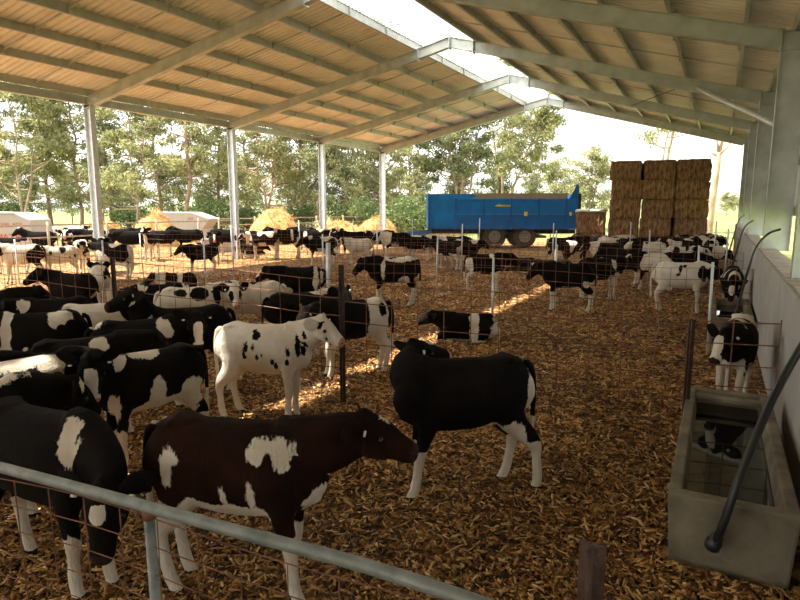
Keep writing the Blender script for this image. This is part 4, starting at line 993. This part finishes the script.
# ------------------------------------------------------------------ pale tanks, straw heaps, small boxes
def text_mesh(s, size, name, mat, parent, loc, rot):
    cu = bpy.data.curves.new(name, 'FONT'); cu.body = s; cu.size = size; cu.extrude = .004; cu.align_x = 'CENTER'
    t = bpy.data.objects.new(name, cu); COL.objects.link(t)
    dg = bpy.context.evaluated_depsgraph_get(); me = bpy.data.meshes.new_from_object(t.evaluated_get(dg)); bpy.data.objects.remove(t)
    me.materials.clear(); me.materials.append(mat)
    o = bpy.data.objects.new(name, me); COL.objects.link(o); o.parent = parent; o.location = loc; o.rotation_euler = rot
    return o
tk = empty('storage_tank', (-27.35, 15.25, 0), R(27.9)); tag(tk, 'pale box shaped tank with red lettering at the far left', 'tank')
mb = MB()
poly = [(-3.0,0),(1.15,0),(1.0,1.50),(.35,1.80),(-3.0,1.90)]
vs = [(x, 0, z) for x, z in poly] + [(x, 1.6, z) for x, z in poly]
mb.add(vs, [(0,1,2,3,4), (9,8,7,6,5)] + [((i+1) % 5, i, i+5, (i+1) % 5 + 5) for i in range(5)])
mb.build('shell', M['tank'], tk, bevel=.05)
for k, ch in enumerate('200 KGZ'):
    if ch != ' ': text_mesh(ch, .21, 'letter', M['red_paint'], tk, (-.27 + k*.14, -.012, 1.22), (PI/2, 0, 0))
for k, ch in enumerate('MATR'): text_mesh(ch, .40, 'letter', M['red_paint'], tk, (-.40 + k*.27, -.012, .62), (PI/2, 0, 0))
mb = MB(); mb.box(-3.0, .34, -.03, .0, 1.74, 1.80); mb.build('rim_band', M['tank'], tk)
tk = empty('storage_tank', (-29.9, 25.35, 0), R(24)); tag(tk, 'pale hopper shaped bin outside, between the first two left columns', 'tank')
mb = MB(); poly = [(-.3,0),(3.0,0),(2.75,.75),(3.25,1.35),(2.1,1.75),(.1,1.75),(-.5,1.15)]
k = len(poly); vs = [(x, 0, z) for x, z in poly] + [(x, 1.6, z) for x, z in poly]
mb.add(vs, [tuple(range(k)), tuple(range(2*k-1, k-1, -1))] + [((i+1) % k, i, i+k, (i+1) % k + k) for i in range(k)])
mb.build('shell', M['tank'], tk, bevel=.05)
for k, ch in enumerate('200'): text_mesh(ch, .2, 'letter', M['red_paint'], tk, (1.9 + k*.13, -.012, 1.3), (PI/2, 0, 0))

def heap(name, x, y, sx, sy, h, label, seed, mat='straw', rot=0.0):
    rnd = random.Random(seed); n, m = 40, 26; mb = MB(); vs = []; fs = []
    for i in range(m + 1):
        for j in range(n):
            a = 2*PI*j/n; t = i/m
            r = t
            p = Vector((math.cos(a)*r*2.2 + seed, math.sin(a)*r*2.2, seed))
            z = h * (1 - t**2.4) * (.9 + .16*noise.noise(p)) * (1 if t > .05 else 1) + .05*noise.noise(p*5)
            z = max(z, 0) if t < 1 else -.1
            vs.append((math.cos(a)*r*sx*(1+.1*noise.noise(p*1.3)), math.sin(a)*r*sy, z))
    for i in range(m):
        for j in range(n): fs.append((i*n+j, (i+1)*n+j, (i+1)*n+(j+1) % n, i*n+(j+1) % n))
    mb.add(vs, fs)
    for k in range(420):   # loose stalks
        a = rnd.uniform(0, 2*PI); t = rnd.uniform(.1, .97); q = vs[min(m-1, int(t*m))*n + int(a/(2*PI)*n)]
        d = Vector((rnd.gauss(0, 1), rnd.gauss(0, 1), rnd.gauss(0, .5))).normalized() * rnd.uniform(.12, .32)
        mb.bar(Vector(q) - d*.5, Vector(q) + d, .018, .012)
    o = mb.build(name, M[mat], loc=(x, y, -.03)); o.rotation_euler = (0, 0, rot); return tag(o, label, 'straw heap')
heap('straw_heap', -28.0, 20.4, 1.5, 1.2, 1.45, 'golden straw heap just right of the first left column', 3)
heap('straw_heap', -26.6, 22.3, 1.45, 1.2, 1.95, 'taller golden straw heap beside the first straw heap', 6)
heap('straw_heap', -22.3, 27.0, 1.7, 1.3, 2.15, 'long straw heap left of the third steel column', 9, rot=.5)
heap('straw_heap', -19.6, 29.4, 2.2, 1.1, 1.35, 'low tail of straw sloping away toward the third column', 12, rot=.5)
heap('straw_heap', -18.7, 32.4, 1.5, 1.0, 1.6, 'pale straw heap between the third and fourth columns', 15, rot=.4)
def box_thing(name, x, y, rot, sx, sy, h, label, cat, mat='concrete'):
    o = empty(name, (x, y, 0), rot); tag(o, label, cat)
    mb = MB(); t = .06
    mb.add([(-sx/2+.04,-sy/2+.04,0),(sx/2-.04,-sy/2+.04,0),(sx/2-.04,sy/2-.04,0),(-sx/2+.04,sy/2-.04,0),(-sx/2,-sy/2,h),(sx/2,-sy/2,h),(sx/2,sy/2,h),(-sx/2,sy/2,h),
            (-sx/2+t,-sy/2+t,h),(sx/2-t,-sy/2+t,h),(sx/2-t,sy/2-t,h),(-sx/2+t,sy/2-t,h),(-sx/2+t,-sy/2+t,h-.2),(sx/2-t,-sy/2+t,h-.2),(sx/2-t,sy/2-t,h-.2),(-sx/2+t,sy/2-t,h-.2)],
           [(3,2,1,0),(0,1,5,4),(1,2,6,5),(2,3,7,6),(3,0,4,7),(4,5,9,8),(5,6,10,9),(6,7,11,10),(7,4,8,11),(8,9,13,12),(9,10,14,13),(10,11,15,14),(11,8,12,15),(12,13,14,15)])
    mb.build('tub', M[mat], o, bevel=.01); return o
box_thing('feed_tub', -19.3, 14.5, R(28), .85, .8, .62, 'grey concrete feed tub behind the left mesh fence', 'tub')
t = box_thing('water_trough', -20.3, 21.0, R(50), 2.2, .7, .6, 'pale concrete trough near the second left column', 'trough')

# ------------------------------------------------------------------ trees
def tree_meshes(seed, Ht, spread, nclump, lean=0.0, stems=1, leaf=.15, start=.35, per=85):
    rnd = random.Random(seed); wood = MB(); lv = []
    cl = []
    for s_ in range(stems):
        a0 = rnd.uniform(0, 2*PI); ln = lean + (rnd.uniform(.12, .35) if stems > 1 else rnd.uniform(-.04, .06))
        top = Vector((math.cos(a0)*ln*Ht, math.sin(a0)*ln*Ht*.5, Ht*rnd.uniform(.85, 1)))
        if lean: top = Vector((lean*Ht, 0, Ht*.9)) + Vector((rnd.gauss(0,1), rnd.gauss(0,1), 0))
        pts = []
        for k in range(8):
            t = k/7; pts.append(Vector((top.x*t**1.4 + rnd.gauss(0, .12)*(k > 0), top.y*t**1.4 + rnd.gauss(0, .12)*(k > 0), top.z*t)))
        r0 = Ht*.0115*(1 if stems == 1 else .75)
        wood.tube(pts, [max(.03, r0*(1-.85*k/7)) for k in range(8)], 7)
        nb = int(nclump/stems)
        for b in range(nb):
            t = start + (1-start)*((b+.5)/nb)**.9; i = min(6, int(t*7)); p = pts[i].lerp(pts[i+1], t*7-i)
            a = rnd.uniform(0, 2*PI); rl = spread*(1.05-t*.65)*rnd.uniform(.35, 1)
            e = p + Vector((math.cos(a)*rl, math.sin(a)*rl, rl*rnd.uniform(.15, .9)))
            mid = p.lerp(e, .5) + Vector((0, 0, -.1*rl))
            wood.tube([p, mid, e], [.05 + r0*.25*(1-t), .035, .015], 4, caps=False)
            cl.append((e, rnd.uniform(.55, 1.15))); cl.append((mid.lerp(e, .6) + Vector((rnd.gauss(0,.4), rnd.gauss(0,.4), .3)), rnd.uniform(.4, .8)))
    rg = np.random.default_rng(seed); V = []
    for c, r in cl:
        n = int(per * r)
        d = rg.normal(0, 1, (n, 3)); d /= np.linalg.norm(d, axis=1)[:, None]; d *= (rg.random(n)**.45)[:, None]*r; d[:, 2] *= .62
        V.append(np.array(c) + d)
    C = np.vstack(V); n = len(C)
    ax = rg.normal(0, 1, (n, 3)); ax[:, 2] -= .7; ax /= np.linalg.norm(ax, axis=1)[:, None]
    sd = np.cross(ax, rg.normal(0, 1, (n, 3))); sd /= np.linalg.norm(sd, axis=1)[:, None]
    L = rg.uniform(.6, 1.2, n)[:, None]*leaf; W = L*.36
    Q = np.stack([C - ax*L*.5, C + sd*W*.5, C + ax*L*.5, C - sd*W*.5], 1).reshape(-1, 3)
    wm = bpy.data.meshes.new('trunk'); wm.from_pydata(wood.v, [], wood.f); wm.polygons.foreach_set('use_smooth', [True]*len(wm.polygons))
    lm = bpy.data.meshes.new('foliage'); lm.vertices.add(n*4); lm.vertices.foreach_set('co', Q.reshape(-1))
    lm.loops.add(n*4); lm.loops.foreach_set('vertex_index', np.arange(n*4, dtype=np.int32)); lm.polygons.add(n); lm.polygons.foreach_set('loop_start', np.arange(0, n*4, 4, dtype=np.int32)); lm.update(calc_edges=True)
    return wm, lm
VAR = {}
def variant(k):
    if k in VAR: return VAR[k]
    spec = {'a': (1, 15, 3.8, 60, 0, 1, .34, .14, 110), 'b': (2, 17, 3.4, 62, 0, 1, .34, .12, 108), 'c': (3, 13, 4.0, 56, 0, 2, .36, .16, 130), 'd': (4, 16, 3.0, 50, 0, 1, .36, .25, 120),
            'big': (5, 13, 4.4, 110, 0, 5, .34, .24, 130), 'lean': (6, 13, 4.2, 64, .42, 1, .34, .34, 150), 'small': (7, 7.5, 2.4, 46, 0, 2, .30, .15, 120),
            'sparse': (8, 15, 4.0, 30, 0, 3, .34, .50, 90)}[k]
    VAR[k] = tree_meshes(*spec); return VAR[k]
def tree(k, x, y, rot, sc, label, leafm='leaf', bark='bark'):
    wm, lm = variant(k)
    t = empty('gum_tree', (x, y, -.1), rot); t.scale = (sc, sc, sc); tag(t, label, 'tree', 'gum trees beyond the barn')
    w = bpy.data.objects.new('trunk', wm.copy()); w.data.materials.append(M[bark]); f = bpy.data.objects.new('foliage', lm.copy()); f.data.materials.append(M[leafm])
    for o in (w, f): o.parent = t; COL.objects.link(o)
TREES = [
    ('a', -55.8, 27.1, 0.84, 1.06, 'tall gum tree cut by the left edge of the view', 'leaf_dark', 'bark'),
    ('b', -57.3, 30.8, 1.6, 1.0, 'tall gum tree at the far left edge behind the tank', 'leaf', 'bark'),
    ('c', -47.8, 27.9, 4.09, 1.05, 'tall gum tree with forked trunk above the pale tank', 'leaf', 'bark_pale'),
    ('d', -54.7, 34.4, 0.18, 1.05, 'tall gum tree with slim trunk left of the first column', 'leaf', 'bark'),
    ('a', -46.7, 31.9, 4.79, 0.92, 'tall gum tree left of the first steel column', 'leaf', 'bark'),
    ('b', -51.4, 38.4, 4.53, 0.96, 'tall gum tree just right of the first steel column', 'leaf_dark', 'bark'),
    ('c', -39.2, 31.3, 5.66, 0.92, 'tall gum tree with forked trunk above the first straw heap', 'leaf', 'bark_pale'),
    ('a', -44.1, 37.8, 3.4, 1.07, 'tall gum tree between the straw heap and the pale bin', 'leaf', 'bark'),
    ('d', -34.8, 32.5, 1.36, 0.99, 'tall gum tree with a bare tan trunk above the pale bin', 'leaf', 'bark'),
    ('b', -41.0, 41.7, 1.39, 0.99, 'tall gum tree left of the second steel column', 'leaf', 'bark'),
    ('a', -41.4, 46.0, 1.46, 0.96, 'tall gum tree right of the second steel column', 'leaf', 'bark'),
    ('c', -31.7, 37.6, 2.89, 0.97, 'tall gum tree with forked trunk midway between second and third columns', 'leaf', 'bark_pale'),
    ('a', -31.9, 42.0, 5.26, 1.01, 'tall gum tree left of the third steel column', 'leaf_dark', 'bark'),
    ('d', -26.7, 37.9, 1.17, 1.08, 'tall gum tree with a thick trunk touching the third steel column', 'leaf_dark', 'bark'),
    ('c', -31.2, 49.1, 0.76, 0.97, 'tall gum tree between the third and fourth columns, set back', 'leaf_dark', 'bark_pale'),
    ('b', -24.7, 43.5, 4.47, 1.07, 'tall gum tree just left of the fourth steel column', 'leaf', 'bark'),
    ('c', -27.2, 53.5, 5.21, 1.03, 'tall gum tree right of the fourth steel column, set back', 'leaf', 'bark_pale'),
    ('big', -18.9, 46.6, 3.69, 1.06, 'broad gum tree with many rising stems behind the trailer', 'leaf_dark', 'bark_pale'),
    ('sparse', -19.3, 57.7, 3.17, 1.01, 'open crowned gum tree thin and open behind the trailer', 'leaf', 'bark_pale'),
    ('lean', -17.4, 51.9, 0.75, 1.05, 'tall gum tree leaning right toward the ridge of the roof', 'leaf', 'bark_pale'),
    ('small', -11.3, 61.9, 1.09, 1.01, 'rounded gum tree small and yellowish right of the trailer tail', 'leaf', 'bark'),
    ('sparse', -4.8, 54.0, 4.24, 0.98, 'open crowned gum tree with its top showing above the hay stack', 'leaf', 'bark_pale'),
    ('small', -17.6, 75.5, 3.19, 1.04, 'rounded gum tree small and far, above the trailer tail', 'leaf', 'bark'),
    ('small', -12.9, 100.7, 2.47, 0.8, 'rounded gum tree small and far, left of the hay stack', 'leaf', 'bark'),
    ('small', -5.2, 189.5, 0.27, 0.83, 'rounded gum tree tiny in the far paddock, beside the bare trunk', 'leaf', 'bark'),
    ('small', 1.4, 181.7, 3.73, 0.79, 'rounded gum tree tiny in the far paddock, right of the bare trunk', 'leaf', 'bark'),
    ('small', -6.3, 155.0, 3.15, 0.86, 'rounded gum tree tiny in the far paddock, at the stack edge', 'leaf', 'bark'),
    ('a', -61.4, 26.4, 3.39, 1.06, 'tall gum tree hidden mostly outside the left edge', 'leaf', 'bark'),
    ('small', 4.3, 239.8, 3.23, 0.86, 'rounded gum tree tiny in the far paddock, next to the concrete wall', 'leaf', 'bark'),
    ('small', -70.2, 37.9, 3.44, 1.13, 'low dense tree in the back row behind the pale tank', 'leaf_dark', 'bark'),
    ('small', -75.7, 44.3, 5.15, 1.11, 'low dense tree in the back row left of the first column', 'leaf_dark', 'bark'),
    ('small', -70.9, 47.3, 3.26, 1.0, 'low dense tree in the back row just right of the first column', 'leaf_dark', 'bark'),
    ('small', -56.7, 41.2, 5.46, 1.0, 'low dense tree in the back row above the first straw heap', 'leaf_dark', 'bark'),
    ('small', -59.9, 47.6, 3.05, 0.92, 'low dense tree in the back row above the pale bin', 'leaf_dark', 'bark'),
    ('small', -56.4, 50.1, 3.92, 1.01, 'low dense tree in the back row right of the pale bin', 'leaf_dark', 'bark'),
    ('small', -46.4, 46.1, 1.44, 0.86, 'low dense tree in the back row left of the second column', 'leaf_dark', 'bark'),
    ('small', -52.1, 58.1, 5.01, 1.08, 'low dense tree in the back row right of the second column', 'leaf_dark', 'bark'),
    ('small', -41.7, 52.7, 5.29, 1.04, 'low dense tree in the back row midway between the second and third columns', 'leaf_dark', 'bark'),
    ('small', -37.1, 50.8, 0.09, 1.06, 'low dense tree in the back row left of the third column', 'leaf_dark', 'bark'),
    ('small', -34.3, 54.0, 3.92, 0.92, 'low dense tree in the back row right of the third column', 'leaf_dark', 'bark'),
    ('small', -31.7, 56.3, 3.31, 0.86, 'low dense tree in the back row left of the fourth column', 'leaf_dark', 'bark'),
    ('small', -31.8, 66.2, 2.86, 0.91, 'low dense tree in the back row right of the fourth column', 'leaf_dark', 'bark'),
    ('small', -23.5, 58.2, 2.43, 0.95, 'low dense tree in the back row over the trailer front', 'leaf_dark', 'bark'),
    ('small', -21.1, 61.0, 5.65, 0.98, 'low dense tree in the back row over the trailer middle', 'leaf_dark', 'bark'),
    ('small', -19.9, 70.6, 5.13, 0.81, 'low dense tree in the back row over the trailer rear', 'leaf_dark', 'bark'),
]
SHRUBS = [
    (-22.2, 38.1, 2.2, 2.6, 3, 'green shrub between the third and fourth columns'),
    (-19.6, 37.1, 2.0, 2.8, 4, 'green shrub right of the fourth column'),
    (-17.6, 35.9, 1.5, 1.8, 5, 'green shrub left of the trailer front'),
    (-25.2, 38.7, 2.0, 2.4, 6, 'green shrub right of the third column'),
    (-32.4, 32.7, 2.0, 2.6, 7, 'green shrub left of the second column'),
    (-36.1, 35.2, 2.2, 2.4, 8, 'green shrub behind the pale bin'),
    (-12.1, 50.2, 2.0, 2.0, 9, 'green shrub low behind the trailer tail'),
    (-31.5, 35.4, 1.8, 2.0, 10, 'green shrub behind the long straw heap'),
    (-44.7, 35.2, 2.0, 2.2, 11, 'green shrub behind the first straw heap'),
    (-51.8, 29.2, 2.2, 2.4, 12, 'green shrub behind the pale tank'),
    (-30.6, 40.4, 2, 2, 13, 'green shrub left of the third column, set back'),
    (-3.4, 83.0, 2.5, 2.2, 14, 'green shrub beyond the right end of the hay stack'),
]

for i, t in enumerate(TREES): tree(*t)
def shrub(x, y, r, h, seed, label, mat='fern', leaf=.26, n=2600):
    rg = np.random.default_rng(seed); rn = random.Random(seed)
    t = empty('shrub', (x, y, -.05)); tag(t, label, 'shrub', 'green shrubs under the gum trees')
    mb = MB()
    C = []
    for k in range(12):
        a = rn.uniform(0, 2*PI); q = Vector((math.cos(a)*r*rn.uniform(.2,.8), math.sin(a)*r*rn.uniform(.2,.8), h*rn.uniform(.35,.85)))
        mb.tube([(0,0,0), q*.5 + Vector((0,0,.1)), q], [.05,.035,.01], 5)
        d = rg.normal(0, 1, (n//12, 3)); d /= np.linalg.norm(d, axis=1)[:, None]; d *= (rg.random(n//12)**.4)[:, None]*r*.5; d[:, 2] *= .8
        C.append(np.array(q) + d)
    mb.build('stem', M['bark'], t)
    C = np.vstack(C); C[:, 2] = np.maximum(C[:, 2], .05); n = len(C)
    ax = rg.normal(0, 1, (n, 3)); ax /= np.linalg.norm(ax, axis=1)[:, None]; sd = np.cross(ax, rg.normal(0, 1, (n, 3))); sd /= np.linalg.norm(sd, axis=1)[:, None]
    L = rg.uniform(.6, 1.2, n)[:, None]*leaf; Q = np.stack([C - ax*L*.5, C + sd*L*.2, C + ax*L*.5, C - sd*L*.2], 1).reshape(-1, 3)
    lm = bpy.data.meshes.new('foliage'); lm.vertices.add(n*4); lm.vertices.foreach_set('co', Q.reshape(-1))
    lm.loops.add(n*4); lm.loops.foreach_set('vertex_index', np.arange(n*4, dtype=np.int32)); lm.polygons.add(n); lm.polygons.foreach_set('loop_start', np.arange(0, n*4, 4, dtype=np.int32)); lm.update(calc_edges=True)
    lm.materials.append(M[mat]); f = bpy.data.objects.new('foliage', lm); f.parent = t; COL.objects.link(f)
for s_ in SHRUBS: shrub(*s_)
# bare trunk right of the hay stack
bt = empty('bare_tree', (-.45, 38.5, -.05)); tag(bt, 'bare leafless trunk with thin upright branches right of the hay stack', 'tree')
mb = MB(); mb.tube(spline([(-.1,0,0),(0,0,2.4),(.12,0,4.4),(.15,0,5.1)], 4), [.25,.23,.21,.2,.19,.18,.17,.16,.15,.14,.13,.12,.10], 12); mb.build('trunk', M['bark_pale'], bt, True)
for q in ([(.15,0,5.0),(.02,0,5.6),(-.32,.1,6.9),(-.55,.1,8.6)], [(.15,0,5.0),(.35,0,6.4),(.42,0,8.2)], [(.1,0,4.9),(.55,-.1,5.4),(1.05,-.1,6.3)], [(.1,0,4.9),(-.2,.1,5.1),(-.5,.1,5.5)]):
    mb = MB(); mb.tube(q, [.10] + [.06]*(len(q)-2) + [.015], 7); mb.build('branch', M['bark_pale'], bt, True)

# distant country: low hills and paddock trees
def hills(y, h, x0, x1, seed, mat, name):
    mb = MB(); n = 90; vs = []; fs = []
    for i in range(n + 1):
        x = x0 + (x1-x0)*i/n; hh = h*(.6 + .5*noise.noise(Vector((x*.008 + seed, seed, 0))) + .08*noise.noise(Vector((x*.06, seed, 1))))
        vs += [(x, y, -1), (x, y + 30, hh), (x, y + 120, hh*.6)]
        if i: b = 3*i; fs += [(b-3, b, b+1, b-2), (b-2, b+1, b+2, b-1)]
    mb.add(vs, fs); tag(mb.build(name, mat, None, True), kind='structure')
hills(300, 10, -390, 300, 2.0, simple('far_bushland', (.12, .14, .08), .95, 0, .3, .05, col2=(.24, .25, .14)), 'floor_hills')

# ------------------------------------------------------------------ light
w = bpy.data.worlds.new('sky'); scn.world = w; w.use_nodes = True
nt = w.node_tree; bg = nt.nodes['Background']
sky = nt.nodes.new('ShaderNodeTexSky'); sky.sky_type = 'NISHITA'; sky.sun_disc = False
SUNV = Vector((3.75, 1.9, -7.3)).normalized()
sky.sun_elevation = math.asin(-SUNV.z); sky.sun_rotation = math.atan2(-SUNV.x, -SUNV.y)
sky.dust_density = 4.0; sky.air_density = 1.2; sky.altitude = 50
mixc = nt.nodes.new('ShaderNodeMix'); mixc.data_type = 'RGBA'; mixc.inputs[0].default_value = .55
mixc.inputs[7].default_value = (9.0, 8.9, 8.5, 1)       # thin bright haze over the whole sky
nt.links.new(sky.outputs[0], mixc.inputs[6]); nt.links.new(mixc.outputs[2], bg.inputs['Color'])
bg.inputs['Strength'].default_value = .22
su = bpy.data.lights.new('sun', 'SUN'); su.energy = 9.0; su.color = (1, .93, .80); su.angle = R(.6)
so = bpy.data.objects.new('sun', su); COL.objects.link(so); so.rotation_euler = SUNV.to_track_quat('-Z', 'Y').to_euler()

# ------------------------------------------------------------------ camera
cam = bpy.data.cameras.new('camera'); co = bpy.data.objects.new('camera', cam); COL.objects.link(co); scn.camera = co
cam.sensor_width = 36; cam.sensor_fit = 'HORIZONTAL'; cam.lens = 27.0; cam.clip_end = 900; cam.clip_start = .05
co.location = (0, 0, 2.05); co.rotation_euler = (PI/2 - R(8.811), 0, R(27.865))
vs = scn.view_settings; vs.view_transform = 'Standard'; vs.look = 'None'; vs.gamma = 1; vs.use_curve_mapping = False
vs.exposure = 0.74
scn.cycles.max_bounces = 8; scn.cycles.transparent_max_bounces = 12
